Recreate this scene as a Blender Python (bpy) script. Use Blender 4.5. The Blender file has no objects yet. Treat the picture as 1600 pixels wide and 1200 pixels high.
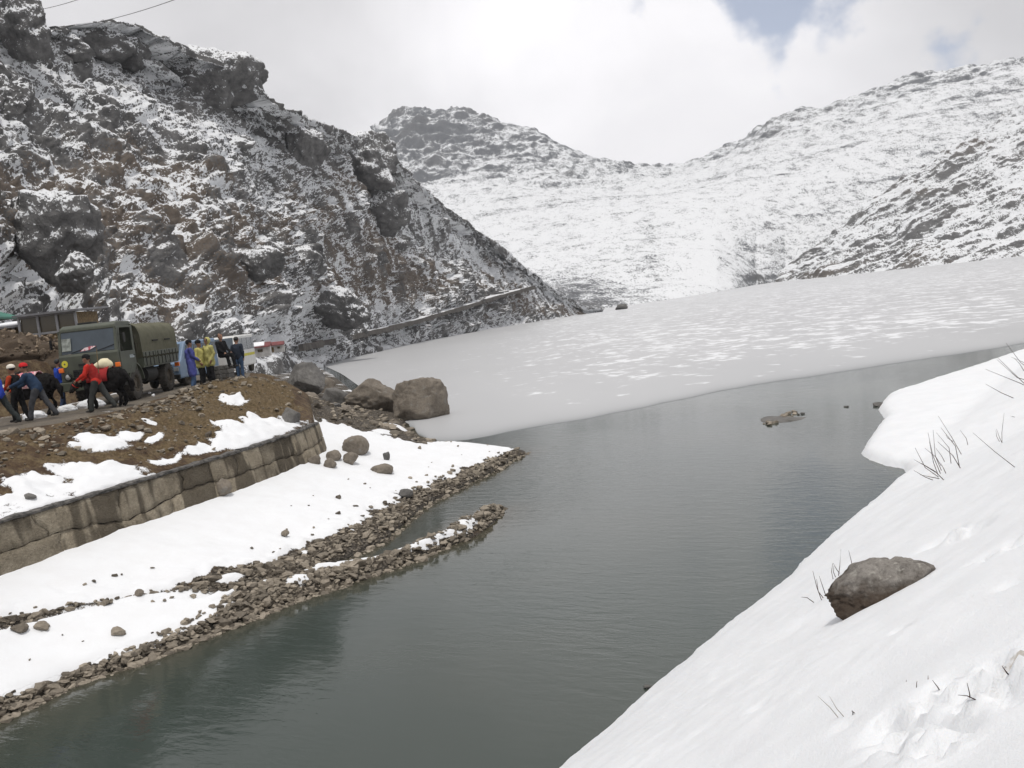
import bpy, bmesh, math, random
import numpy as np
from mathutils import Vector, Matrix

random.seed(7)
RNG = np.random.RandomState(11)
scene = bpy.context.scene
COL = scene.collection
R = math.radians

# ------------------------------------------------------------------ camera
F = 1443.0                       # focal length in pixels of a 1600 px wide picture
CAM_H = 6.0                      # eye height above the lake
ROLL, PITCH = R(6.5), R(-4.92)
_r0 = Vector((1, 0, 0))
_f = Vector((0, math.cos(PITCH), math.sin(PITCH)))
_u0 = Vector((0, -math.sin(PITCH), math.cos(PITCH)))
CR = _r0 * math.cos(ROLL) - _u0 * math.sin(ROLL)
CU = _u0 * math.cos(ROLL) + _r0 * math.sin(ROLL)
CF = _f
CPOS = Vector((0, 0, CAM_H))
cam_d = bpy.data.cameras.new('camera')
cam_d.sensor_width = 36.0
cam_d.lens = F / 1600.0 * 36.0
cam_d.clip_start = 0.1
cam_d.clip_end = 20000
cam = bpy.data.objects.new('camera', cam_d)
COL.objects.link(cam)
cam.matrix_world = Matrix(((CR.x, CU.x, -CF.x, 0), (CR.y, CU.y, -CF.y, 0), (CR.z, CU.z, -CF.z, CAM_H), (0, 0, 0, 1)))
scene.camera = cam

def ray(px, py):
    return CR * ((px - 800) / F) + CU * (-(py - 600) / F) + CF

def gz(px, py, z=0.0):
    """the point of the level z that lies on the sight line through a photo pixel"""
    d = ray(px, py)
    t = (z - CAM_H) / d.z
    return CPOS + d * t

def at(px, py, y):
    """the point at distance y (metres along the view) on that sight line"""
    d = ray(px, py)
    return CPOS + d * (y / d.y)

# ------------------------------------------------------------------ world, sun, exposure
SUN_AZ, SUN_EL = R(178), R(74)     # azimuth from +Y towards +X
w = bpy.data.worlds.new('World')
scene.world = w
w.use_nodes = True
nt = w.node_tree
nt.nodes.clear()
def wn(t, **kw):
    n = nt.nodes.new(t)
    for k, v in kw.items():
        setattr(n, k, v)
    return n
sky = wn('ShaderNodeTexSky', sky_type='NISHITA', sun_disc=False, sun_elevation=SUN_EL, sun_rotation=SUN_AZ, altitude=3700.0)
sky.air_density = 1.0
bg_blue = wn('ShaderNodeBackground'); bg_blue.inputs[1].default_value = 0.12
tc = wn('ShaderNodeTexCoord')
mp = wn('ShaderNodeMapping'); mp.inputs['Scale'].default_value = (1, 1, 1.7); mp.inputs['Location'].default_value = (0.3, 0.1, 0.55)
n1 = wn('ShaderNodeTexNoise'); n1.inputs['Scale'].default_value = 2.3; n1.inputs['Detail'].default_value = 9; n1.inputs['Roughness'].default_value = 0.52
n1.inputs['Distortion'].default_value = 0.35
n2 = wn('ShaderNodeTexNoise'); n2.inputs['Scale'].default_value = 1.6; n2.inputs['Detail'].default_value = 4
n3 = wn('ShaderNodeTexNoise'); n3.inputs['Scale'].default_value = 14.0; n3.inputs['Detail'].default_value = 8
L = nt.links.new
L(tc.outputs['Generated'], n3.inputs[0])
L(tc.outputs['Generated'], mp.inputs[0]); L(mp.outputs[0], n1.inputs[0]); L(mp.outputs[0], n2.inputs[0])
def vdot(d):
    n = wn('ShaderNodeVectorMath', operation='DOT_PRODUCT')
    L(tc.outputs['Generated'], n.inputs[0]); n.inputs[1].default_value = Vector(d).normalized()
    return n.outputs['Value']
def mrange(v, a, b, c=0.0, d=1.0, smooth=True):
    n = wn('ShaderNodeMapRange'); n.interpolation_type = 'SMOOTHSTEP' if smooth else 'LINEAR'
    L(v, n.inputs[0])
    for i, x in enumerate((a, b, c, d)): n.inputs[i + 1].default_value = x
    return n.outputs[0]
def wmath(op, a, b=None):
    n = wn('ShaderNodeMath', operation=op)
    for i, x in enumerate((a, b)):
        if x is None: continue
        if isinstance(x, (int, float)): n.inputs[i].default_value = x
        else: L(x, n.inputs[i])
    return n.outputs[0]
# a veil of cloud, thinner and brighter towards the hidden sun's side of the valley, one gap of blue
glow = mrange(vdot(ray(985, 235)), 0.93, 0.998, 0.0, 1.0)
edge = mrange(n1.outputs[0], 0.38, 0.66)
bright = wmath('ADD', wmath('MULTIPLY', edge, 0.20), wmath('MULTIPLY', glow, 0.38))
bright = wmath('ADD', bright, 0.63)
cc = wn('ShaderNodeCombineColor')
L(wmath('MULTIPLY', bright, 1.0), cc.inputs[0]); L(wmath('MULTIPLY', bright, 0.985), cc.inputs[1]); L(wmath('MULTIPLY', bright, 1.005), cc.inputs[2])
bg_cloud = wn('ShaderNodeBackground'); L(cc.outputs[0], bg_cloud.inputs[0]); bg_cloud.inputs[1].default_value = 1.0
gap1 = mrange(vdot(ray(1205, -22)), 0.9962, 0.9999)
gap2 = wmath('MULTIPLY', mrange(vdot(ray(1300, -30)), 0.9962, 0.9999), 1.0)
gap = wmath('MAXIMUM', gap1, gap2)
gap = wmath('ADD', gap, wmath('MULTIPLY', wmath('SUBTRACT', n3.outputs[0], 0.5), 3.6))
gap = wmath('MULTIPLY', mrange(gap, 0.28, 1.05), 0.70)
gapz = wmath('MULTIPLY', gap, mrange(vdot(ray(1270, -30)), 0.978, 0.99))
mixw = wn('ShaderNodeMixShader')
L(gapz, mixw.inputs[0]); L(bg_cloud.outputs[0], mixw.inputs[1]); L(sky.outputs[0], bg_blue.inputs[0]); L(bg_blue.outputs[0], mixw.inputs[2])
wo = wn('ShaderNodeOutputWorld'); L(mixw.outputs[0], wo.inputs[0])

sun_d = bpy.data.lights.new('sun', 'SUN'); sun_d.energy = 1.9; sun_d.angle = R(9); sun_d.color = (1.0, 0.96, 0.9)
sun = bpy.data.objects.new('sun', sun_d); COL.objects.link(sun)
_sd = Vector((math.sin(SUN_AZ) * math.cos(SUN_EL), math.cos(SUN_AZ) * math.cos(SUN_EL), math.sin(SUN_EL)))
sun.rotation_euler = _sd.to_track_quat('Z', 'Y').to_euler()
scene.view_settings.view_transform = 'Standard'
scene.view_settings.look = 'None'
scene.view_settings.exposure = 0.12
scene.view_settings.gamma = 1.0
scene.view_settings.use_curve_mapping = False
scene.cycles.use_denoising = True
scene.cycles.max_bounces = 6

# ------------------------------------------------------------------ noise
def _h(ix, iy, iz, s):
    h = (ix.astype(np.int64) * 374761393 + iy.astype(np.int64) * 668265263 + iz.astype(np.int64) * 2147483647 + s * 974711) & 0xffffffff
    h = ((h ^ (h >> 13)) * 1274126177) & 0xffffffff
    h = ((h ^ (h >> 16)) * 2246822519) & 0xffffffff
    return (h ^ (h >> 15)) & 0xffffffff
_G = np.array([(1,1,0),(-1,1,0),(1,-1,0),(-1,-1,0),(1,0,1),(-1,0,1),(1,0,-1),(-1,0,-1),(0,1,1),(0,-1,1),(0,1,-1),(0,-1,-1),(1,1,0),(-1,1,0),(0,-1,1),(0,-1,-1)], dtype=np.float32)
def perlin(x, y, z, s=0):
    x = np.asarray(x, dtype=np.float64); y = np.asarray(y, dtype=np.float64) + 0 * x; z = np.asarray(z, dtype=np.float64) + 0 * x
    ix, iy, iz = np.floor(x).astype(np.int64), np.floor(y).astype(np.int64), np.floor(z).astype(np.int64)
    fx, fy, fz = (x - ix).astype(np.float32), (y - iy).astype(np.float32), (z - iz).astype(np.float32)
    u, v, t = [f * f * f * (f * (f * 6 - 15) + 10) for f in (fx, fy, fz)]
    out = 0
    for dx in (0, 1):
        for dy in (0, 1):
            for dz in (0, 1):
                g = _G[_h(ix + dx, iy + dy, iz + dz, s) & 15]
                d = g[..., 0] * (fx - dx) + g[..., 1] * (fy - dy) + g[..., 2] * (fz - dz)
                out = out + d * (u if dx else 1 - u) * (v if dy else 1 - v) * (t if dz else 1 - t)
    return out
def fbm(x, y, z=0.0, oct=5, s=0, gain=0.5, ridged=False):
    a, tot, f = 1.0, 0.0, 1.0
    x = np.asarray(x, dtype=np.float64)
    for o in range(oct):
        n = perlin(x * f + o * 17.3, y * f + o * 5.1, z * f + o * 9.7, s + o)
        tot = tot + a * ((1 - 2 * np.abs(n) - 0.5) if ridged else n)
        a *= gain; f *= 2.03
    return tot
def worley(x, y, z, s=0):
    x = np.asarray(x, dtype=np.float64); y = np.asarray(y, dtype=np.float64) + 0 * x; z = np.asarray(z, dtype=np.float64) + 0 * x
    ix, iy, iz = np.floor(x).astype(np.int64), np.floor(y).astype(np.int64), np.floor(z).astype(np.int64)
    f1 = np.full(x.shape, 9.0); f2 = np.full(x.shape, 9.0); rid = np.zeros(x.shape)
    for dx in (-1, 0, 1):
        for dy in (-1, 0, 1):
            for dz in (-1, 0, 1):
                cx, cy, cz = ix + dx, iy + dy, iz + dz
                h = _h(cx, cy, cz, s)
                jx, jy, jz = (h & 1023) / 1023.0, ((h >> 10) & 1023) / 1023.0, ((h >> 20) & 1023) / 1023.0
                d = (cx + jx - x) ** 2 + (cy + jy - y) ** 2 + (cz + jz - z) ** 2
                near = d < f1
                f2 = np.where(near, f1, np.minimum(f2, d))
                rid = np.where(near, ((h * 7919) >> 7 & 1023) / 1023.0, rid)
                f1 = np.where(near, d, f1)
    return np.sqrt(f1), np.sqrt(f2), rid
def sstep(a, b, x):
    t = np.clip((x - a) / (b - a), 0, 1)
    return t * t * (3 - 2 * t)

# ------------------------------------------------------------------ polylines
def poly_dist(px, py, line, vals=None):
    """distance to a polyline (N,2), and the value interpolated at the nearest point"""
    line = np.asarray(line, dtype=np.float64)
    best = np.full(px.shape, 1e9); bv = np.zeros(px.shape)
    for i in range(len(line) - 1):
        ax, ay = line[i][:2]; bx, by = line[i + 1][:2]
        dx, dy = bx - ax, by - ay
        t = np.clip(((px - ax) * dx + (py - ay) * dy) / max(dx * dx + dy * dy, 1e-9), 0, 1)
        d = np.hypot(px - ax - t * dx, py - ay - t * dy)
        m = d < best
        best = np.where(m, d, best)
        if vals is not None:
            bv = np.where(m, vals[i] + (vals[i + 1] - vals[i]) * t, bv)
    return (best, bv) if vals is not None else best
def inside(px, py, poly):
    c = np.zeros(px.shape, dtype=bool)
    n = len(poly)
    for i in range(n):
        x0, y0 = poly[i][:2]; x1, y1 = poly[(i + 1) % n][:2]
        if y0 == y1: continue
        cond = ((y0 > py) != (y1 > py)) & (px < (x1 - x0) * (py - y0) / (y1 - y0) + x0)
        c ^= cond
    return c

# ------------------------------------------------------------------ objects
def tag(o, label=None, cat=None, group=None, kind=None):
    if label: o['label'] = label
    if cat: o['category'] = cat
    if group: o['group'] = group
    if kind: o['kind'] = kind
    return o
def empty(name, loc=(0, 0, 0), rz=0.0):
    o = bpy.data.objects.new(name, None); COL.objects.link(o)
    o.location = loc; o.rotation_euler = (0, 0, rz); o.empty_display_size = 0.1
    return o
def link(name, me, parent=None, mats=None, smooth=None):
    o = bpy.data.objects.new(name, me); COL.objects.link(o)
    if parent is not None: o.parent = parent
    for m in (mats or []):
        me.materials.append(m)
    if smooth is not None:
        me.polygons.foreach_set('use_smooth', np.full(len(me.polygons), smooth))
    return o
def np_mesh(name, V, Q, attrs=None):
    """V (n,3), Q (m,3 or 4) index arrays"""
    V = np.asarray(V, dtype=np.float32); Q = np.asarray(Q, dtype=np.int32)
    me = bpy.data.meshes.new(name)
    k = Q.shape[1]
    me.vertices.add(len(V)); me.vertices.foreach_set('co', V.ravel())
    me.loops.add(Q.size); me.loops.foreach_set('vertex_index', Q.ravel())
    me.polygons.add(len(Q)); me.polygons.foreach_set('loop_start', np.arange(0, Q.size, k, dtype=np.int32))
    me.update(calc_edges=True)
    for n, a in (attrs or {}).items():
        at_ = me.attributes.new(n, 'FLOAT', 'POINT'); at_.data.foreach_set('value', np.asarray(a, dtype=np.float32).ravel())
    me.validate()
    return me
def grid_quads(nv, nu, keep=None):
    i = np.arange(nv * nu).reshape(nv, nu)
    q = np.stack([i[:-1, :-1], i[:-1, 1:], i[1:, 1:], i[1:, :-1]], -1).reshape(-1, 4)
    if keep is not None:
        q = q[keep.reshape(-1)[q].any(1)]
    return q
def compact(V, Q, attrs):
    used = np.unique(Q); m = np.full(len(V), -1); m[used] = np.arange(len(used))
    return V[used], m[Q], {k: a.ravel()[used] for k, a in attrs.items()}

class MB:
    """collects simple solids; build() links them as one mesh object"""
    def __init__(s): s.v = []; s.f = []; s.m = []
    def add(s, vs, fs, mi=0):
        b = len(s.v); s.v += [tuple(v) for v in vs]; s.f += [tuple(i + b for i in f) for f in fs]; s.m += [mi] * len(fs); return s
    def box(s, c, d, rz=0.0, rx=0.0, ry=0.0, mi=0, taper=1.0):
        M = Matrix.Translation(c) @ Matrix.Rotation(rz, 4, 'Z') @ Matrix.Rotation(ry, 4, 'Y') @ Matrix.Rotation(rx, 4, 'X')
        vs = []
        for z in (-.5, .5):
            t = taper if z > 0 else 1.0
            for x, y in ((-.5, -.5), (.5, -.5), (.5, .5), (-.5, .5)):
                vs.append(M @ Vector((x * d[0] * t, y * d[1] * t, z * d[2])))
        return s.add(vs, [(3, 2, 1, 0), (4, 5, 6, 7), (0, 1, 5, 4), (1, 2, 6, 5), (2, 3, 7, 6), (3, 0, 4, 7)], mi)
    def prism(s, poly, lo, hi, axis='x', mi=0):
        """poly of 2D points in the plane across the axis, extruded lo..hi"""
        def P(a, p):
            return {'x': (a, p[0], p[1]), 'y': (p[0], a, p[1]), 'z': (p[0], p[1], a)}[axis]
        n = len(poly); vs = [P(lo, p) for p in poly] + [P(hi, p) for p in poly]
        fs = [tuple(range(n))[::-1], tuple(range(n, 2 * n))] + [(i, (i + 1) % n, (i + 1) % n + n, i + n) for i in range(n)]
        return s.add(vs, fs, mi)
    def tube(s, pts, rad, n=10, caps=True, mi=0):
        pts = [Vector(p) for p in pts]; rad = rad if isinstance(rad, (list, tuple)) else [rad] * len(pts)
        vs, fs = [], []
        up = Vector((0, 0, 1))
        for i, p in enumerate(pts):
            d = (pts[min(i + 1, len(pts) - 1)] - pts[max(i - 1, 0)]).normalized()
            a = d.cross(up if abs(d.z) < .95 else Vector((1, 0, 0))).normalized(); b = a.cross(d).normalized()
            for k in range(n):
                t = 2 * math.pi * k / n
                vs.append(p + (a * math.cos(t) + b * math.sin(t)) * rad[i])
        for i in range(len(pts) - 1):
            for k in range(n):
                fs.append((i * n + k, i * n + (k + 1) % n, (i + 1) * n + (k + 1) % n, (i + 1) * n + k))
        if caps:
            fs.append(tuple(range(n))); fs.append(tuple(range((len(pts) - 1) * n, len(pts) * n))[::-1])
        return s.add(vs, fs, mi)
    def lathe(s, prof, c, axis, n=24, mi=0):
        """prof [(radius, along)] spun about axis through c"""
        ax = Vector(axis).normalized(); a = ax.cross(Vector((0, 0, 1)) if abs(ax.z) < .9 else Vector((1, 0, 0))).normalized(); b = ax.cross(a)
        vs = [Vector(c) + ax * h + (a * math.cos(2 * math.pi * k / n) + b * math.sin(2 * math.pi * k / n)) * r for r, h in prof for k in range(n)]
        fs = [(i * n + k, i * n + (k + 1) % n, (i + 1) * n + (k + 1) % n, (i + 1) * n + k) for i in range(len(prof) - 1) for k in range(n)]
        return s.add(vs, fs, mi)
    def ball(s, c, r, n=10, mi=0, sc=(1, 1, 1)):
        prof = [(max(1e-4, math.sin(math.pi * i / n)) * r, -math.cos(math.pi * i / n) * r) for i in range(n + 1)]
        b = len(s.v); s.lathe(prof, (0, 0, 0), (0, 0, 1), n * 2, mi)
        for i in range(b, len(s.v)):
            v = s.v[i]; s.v[i] = (c[0] + v[0] * sc[0], c[1] + v[1] * sc[1], c[2] + v[2] * sc[2])
        return s
    def mesh(s, name, fix=True):
        me = bpy.data.meshes.new(name); me.from_pydata([tuple(v) for v in s.v], [], s.f)
        me.polygons.foreach_set('material_index', s.m)
        if fix:
            bm = bmesh.new(); bm.from_mesh(me); bmesh.ops.recalc_face_normals(bm, faces=bm.faces); bm.to_mesh(me); bm.free()
        return me
    def build(s, name, mats, parent=None, smooth=False, bevel=0.0, loc=None):
        mats = mats if isinstance(mats, (list, tuple)) else [mats]
        o = link(name, s.mesh(name), parent, mats, smooth)
        if bevel:
            b = o.modifiers.new('bevel', 'BEVEL'); b.width = bevel; b.segments = 2; b.limit_method = 'ANGLE'; b.angle_limit = R(40)
        if loc is not None: o.location = loc
        return o
# ------------------------------------------------------------------ materials
class T:
    """a small helper around one material's node tree"""
    def __init__(s, name):
        s.mat = bpy.data.materials.new(name); s.mat.use_nodes = True; s.t = s.mat.node_tree; s.t.nodes.clear()
        s.out = s.n('ShaderNodeOutputMaterial'); s.tc = s.n('ShaderNodeTexCoord')
    def n(s, t, **kw):
        x = s.t.nodes.new(t)
        for k, v in kw.items(): setattr(x, k, v)
        return x
    def put(s, v, sock):
        if hasattr(v, 'is_output'): s.t.links.new(v, sock)
        else:
            if isinstance(v, (tuple, list)) and len(v) == 3 and sock.type == 'RGBA': v = (*v, 1)
            sock.default_value = v
    def obj(s): return s.tc.outputs['Object']
    def pos(s):
        return s.n('ShaderNodeNewGeometry').outputs['Position']
    def nz(s):
        g = s.n('ShaderNodeNewGeometry'); x = s.n('ShaderNodeSeparateXYZ'); s.t.links.new(g.outputs['Normal'], x.inputs[0]); return x.outputs[2]
    def sep(s, v):
        x = s.n('ShaderNodeSeparateXYZ'); s.t.links.new(v, x.inputs[0]); return x.outputs
    def map(s, v, scale=(1, 1, 1), rot=(0, 0, 0), loc=(0, 0, 0)):
        m = s.n('ShaderNodeMapping'); s.put(v, m.inputs[0]); m.inputs['Scale'].default_value = scale; m.inputs['Rotation'].default_value = rot; m.inputs['Location'].default_value = loc
        return m.outputs[0]
    def noise(s, v, scale, detail=5, rough=0.55, dist=0.0):
        x = s.n('ShaderNodeTexNoise'); s.put(v, x.inputs['Vector']); x.inputs['Scale'].default_value = scale; x.inputs['Detail'].default_value = detail
        x.inputs['Roughness'].default_value = rough; x.inputs['Distortion'].default_value = dist; return x.outputs[0]
    def vor(s, v, scale, feature='F1', out=0):
        x = s.n('ShaderNodeTexVoronoi', feature=feature); s.put(v, x.inputs['Vector']); x.inputs['Scale'].default_value = scale; return x.outputs[out]
    def attr(s, name):
        return s.n('ShaderNodeAttribute', attribute_name=name).outputs['Fac']
    def rnd(s): return s.n('ShaderNodeObjectInfo').outputs['Random']
    def m(s, op, a, b=0.0, c=0.0, clamp=False):
        x = s.n('ShaderNodeMath', operation=op, use_clamp=clamp)
        for i, v in enumerate((a, b, c)):
            if i < len(x.inputs): s.put(v, x.inputs[i])
        return x.outputs[0]
    def rng(s, v, a, b, c=0.0, d=1.0, smooth=True):
        x = s.n('ShaderNodeMapRange'); x.interpolation_type = 'SMOOTHSTEP' if smooth else 'LINEAR'
        s.put(v, x.inputs[0])
        for i, q in enumerate((a, b, c, d)): s.put(q, x.inputs[i + 1])
        return x.outputs[0]
    def ramp(s, v, stops):
        x = s.n('ShaderNodeValToRGB'); s.put(v, x.inputs[0]); e = x.color_ramp.elements
        while len(e) < len(stops): e.new(0.5)
        for q, (p, c) in zip(e, stops):
            q.position = p; q.color = (*c, 1) if len(c) == 3 else c
        return x.outputs[0]
    def mix(s, f, a, b):
        x = s.n('ShaderNodeMix', data_type='RGBA'); s.put(f, x.inputs[0]); s.put(a, x.inputs[6]); s.put(b, x.inputs[7]); return x.outputs[2]
    def bump(s, h, strength=0.5, dist=0.05, normal=None):
        x = s.n('ShaderNodeBump'); s.put(h, x.inputs['Height']); x.inputs['Strength'].default_value = strength; x.inputs['Distance'].default_value = dist
        if normal is not None: s.put(normal, x.inputs['Normal'])
        return x.outputs[0]
    def bsdf(s, color, rough=0.8, normal=None, **kw):
        x = s.n('ShaderNodeBsdfPrincipled'); s.put(color, x.inputs['Base Color']); s.put(rough, x.inputs['Roughness'])
        if normal is not None: s.put(normal, x.inputs['Normal'])
        for k, v in kw.items(): s.put(v, x.inputs[k.replace('_', ' ')])
        s.t.links.new(x.outputs[0], s.out.inputs[0]); return s.mat

SNOW = (0.775, 0.79, 0.81)
def plain(name, col, rough=0.6, metal=0.0, var=0.25, scale=3.0, bump=0.0, spec=0.5):
    t = T(name)
    n = t.noise(t.obj(), scale, 6, 0.6)
    c = t.mix(t.rng(n, 0.3, 0.7), tuple(x * (1 - var) for x in col), tuple(min(1, x * (1 + var)) for x in col))
    nr = t.bump(n, bump, 0.03) if bump else None
    return t.bsdf(c, rough, nr, Metallic=metal, Specular_IOR_Level=spec)

def mat_hill(name, fine, dark, light, brown, snow=SNOW, amp=0.5, brown_amt=1.0, squash=(1, 1, 1), fine_amp=1.5):
    """rock, dry scrub and snow; 'snow' and 'veg' attributes say where each gathers"""
    t = T(name); p = t.map(t.pos(), squash)
    nf = t.noise(p, fine, 6, 0.65); nf2 = t.noise(p, fine * 4.3, 5, 0.65); nl = t.noise(p, fine * 0.22, 4, 0.6)
    rock = t.ramp(t.m('ADD', t.m('MULTIPLY', nf, 0.6), t.m('MULTIPLY', nl, 0.4)), [(0.3, dark), (0.52, tuple((a + b) / 2 for a, b in zip(dark, light))), (0.72, light)])
    rock = t.mix(t.rng(nf2, 0.45, 0.75, 0.0, 0.45), rock, tuple(x * 0.55 for x in dark))
    veg = t.mix(nf2, tuple(x * 0.55 for x in brown), tuple(x * 1.5 for x in brown))
    vm = t.m('MULTIPLY', t.rng(t.m('ADD', t.attr('veg'), t.m('MULTIPLY', t.m('SUBTRACT', nf2, 0.5), 1.8)), 0.3, 0.7), brown_amt)
    base = t.mix(vm, rock, veg)
    s = t.m('ADD', t.attr('snow'), t.m('MULTIPLY', t.m('SUBTRACT', nf, 0.5), amp))
    s = t.m('ADD', s, t.m('MULTIPLY', t.m('SUBTRACT', nf2, 0.5), amp * fine_amp))
    sm = t.rng(s, 0.44, 0.58)
    col = t.mix(sm, base, snow)
    nr = t.bump(t.m('ADD', nf, t.m('MULTIPLY', nf2, 0.4)), 0.9, 0.35 / fine)
    return t.bsdf(col, t.rng(sm, 0, 1, 0.92, 0.7), nr, Specular_IOR_Level=0.25)

def mat_shore():
    """snow, bare earth with dry turf, and wet shingle"""
    t = T('shore_ground'); p = t.pos()
    n1 = t.noise(p, 2.2, 6, 0.62); n2 = t.noise(p, 11.0, 6, 0.65); n3 = t.noise(p, 42.0, 4, 0.6)
    earth = t.ramp(t.m('ADD', t.m('MULTIPLY', n1, 0.55), t.m('MULTIPLY', n2, 0.45)), [(0.32, (0.030, 0.019, 0.012)), (0.48, (0.075, 0.047, 0.027)), (0.58, (0.135, 0.098, 0.052)), (0.72, (0.19, 0.155, 0.10))])
    turf = t.ramp(n2, [(0.3, (0.055, 0.040, 0.016)), (0.55, (0.135, 0.096, 0.052)), (0.75, (0.22, 0.168, 0.10))])
    earth = t.mix(t.rng(t.m('ADD', t.attr('turf'), t.m('MULTIPLY', t.m('SUBTRACT', n1, 0.5), 1.0)), 0.35, 0.65), earth, turf)
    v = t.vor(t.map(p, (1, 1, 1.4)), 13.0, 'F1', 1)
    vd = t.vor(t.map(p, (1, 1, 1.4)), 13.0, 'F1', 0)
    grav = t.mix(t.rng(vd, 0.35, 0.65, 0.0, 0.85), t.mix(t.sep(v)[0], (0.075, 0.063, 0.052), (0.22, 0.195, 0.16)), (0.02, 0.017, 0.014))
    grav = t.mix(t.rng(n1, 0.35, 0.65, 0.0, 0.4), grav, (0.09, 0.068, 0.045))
    g = t.rng(t.m('ADD', t.attr('gravel'), t.m('MULTIPLY', t.m('SUBTRACT', n2, 0.5), 0.6)), 0.42, 0.58)
    c = t.mix(g, earth, grav)
    # the wetted margin
    zz = t.sep(p)[2]
    wet = t.rng(zz, 0.03, 0.16, 1.0, 0.0)
    c = t.mix(t.m('MULTIPLY', wet, 0.6), c, (0.022, 0.019, 0.014))
    s = t.m('ADD', t.attr('snow'), t.m('ADD', t.m('MULTIPLY', t.m('SUBTRACT', n2, 0.5), 0.5), t.m('MULTIPLY', t.m('SUBTRACT', n3, 0.5), 0.35)))
    sm = t.rng(s, 0.45, 0.55)
    c = t.mix(sm, c, t.mix(t.rng(n1, 0.35, 0.7), SNOW, (0.75, 0.76, 0.775)))
    hb = t.m('MULTIPLY', t.m('ADD', t.m('MULTIPLY', n2, 1.0), t.m('MULTIPLY', t.m('MULTIPLY', vd, g), -1.0)), t.rng(sm, 0, 1, 1.0, 0.18))
    nr = t.bump(hb, 0.85, 0.07)
    return t.bsdf(c, t.m('SUBTRACT', 0.9, t.m('MULTIPLY', wet, 0.45)), nr, Specular_IOR_Level=0.3)

def mat_snowbank():
    t = T('bank_snow'); p = t.pos()
    n1 = t.noise(p, 1.3, 5, 0.55); n2 = t.noise(p, 22.0, 5, 0.7); n3 = t.noise(p, 90.0, 3, 0.6)
    c = t.mix(t.rng(n1, 0.3, 0.75), SNOW, (0.735, 0.75, 0.77))
    d = t.rng(t.m('ADD', t.attr('dirt'), t.m('MULTIPLY', t.m('SUBTRACT', n2, 0.5), 0.8)), 0.45, 0.75)
    c = t.mix(t.m('MULTIPLY', d, 0.7), c, (0.33, 0.28, 0.21))
    nr = t.bump(t.m('ADD', t.m('MULTIPLY', n2, 0.6), t.m('MULTIPLY', n3, 0.25)), 0.5, 0.025)
    return t.bsdf(c, 0.65, nr, Specular_IOR_Level=0.3, Subsurface_Weight=0.12, Subsurface_Radius=(0.03, 0.04, 0.05), Subsurface_Scale=0.6)

def mat_rock(name, dark, light, scale=1.4, lichen=None, snow_top=0.0, foot=None, spread=0.5):
    t = T(name); p = t.obj()
    r = t.rnd()
    off = t.n('ShaderNodeCombineXYZ'); t.put(t.m('MULTIPLY', r, 40.0), off.inputs[0]); t.put(t.m('MULTIPLY', r, 17.0), off.inputs[1])
    av = t.n('ShaderNodeVectorMath', operation='ADD'); t.put(p, av.inputs[0]); t.put(off.outputs[0], av.inputs[1]); q = av.outputs[0]
    n1 = t.noise(q, scale, 7, 0.65, 0.2); n2 = t.noise(q, scale * 7, 6, 0.7)
    c = t.ramp(t.m('ADD', t.m('MULTIPLY', n1, 0.5), t.m('MULTIPLY', n2, 0.5)), [(0.32, dark), (0.7, light)])
    c = t.mix(t.rng(n2, 0.58, 0.7, 0.0, 0.6), c, tuple(x * 0.35 for x in dark))
    hsv = t.n('ShaderNodeHueSaturation'); t.put(c, hsv.inputs['Color']); t.put(t.rng(r, 0, 1, 1 - spread, 1 + spread, False), hsv.inputs['Value']); c = hsv.outputs[0]
    if lichen:
        c = t.mix(t.rng(t.noise(q, scale * 2.6, 5, 0.7), 0.56, 0.66, 0.0, 0.75), c, lichen)
    if foot:   # damp moss and earth clinging to the lower flank
        zz = t.sep(p)[2]
        c = t.mix(t.rng(t.m('ADD', zz, t.m('MULTIPLY', t.m('SUBTRACT', n1, 0.5), foot[2])), foot[0], foot[1], 0.85, 0.0), c, foot[3])
    if snow_top:
        s = t.m('ADD', t.nz(), t.m('MULTIPLY', t.m('SUBTRACT', n2, 0.5), 0.7))
        c = t.mix(t.rng(s, snow_top, snow_top + 0.08), c, SNOW)
    nr = t.bump(t.m('ADD', n1, t.m('MULTIPLY', n2, 0.5)), 0.8, 0.12 / scale)
    return t.bsdf(c, 0.88, nr, Specular_IOR_Level=0.25)

def mat_water():
    t = T('lake_water'); p = t.pos()
    q = t.map(p, (1.0, 1.0, 1.0), (0, 0, R(28)))
    w1 = t.noise(t.map(q, (0.8, 2.2, 1)), 1.7, 4, 0.55, 0.4)
    w2 = t.noise(t.map(q, (0.7, 1.6, 1)), 7.0, 3, 0.55, 0.3)
    gust = t.rng(t.noise(t.map(p, (1, 0.6, 1)), 0.075, 3, 0.55), 0.42, 0.60, 0.22, 1.0)
    h = t.m('ADD', w1, t.m('MULTIPLY', w2, 0.30))
    nr = t.n('ShaderNodeBump'); t.put(h, nr.inputs['Height']); t.put(t.m('MULTIPLY', gust, 0.36), nr.inputs['Strength']); nr.inputs['Distance'].default_value = 0.042
    deep = t.mix(t.rng(t.noise(p, 0.12, 3, 0.5), 0.35, 0.65), (0.040, 0.053, 0.046), (0.050, 0.060, 0.051))
    bed = t.mix(t.noise(p, 6.0, 5, 0.65), (0.035, 0.028, 0.018), (0.11, 0.088, 0.055))
    c = t.mix(t.attr('shallow'), deep, bed)
    return t.bsdf(c, 0.06, nr.outputs[0], IOR=1.333, Specular_IOR_Level=0.5)

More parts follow.
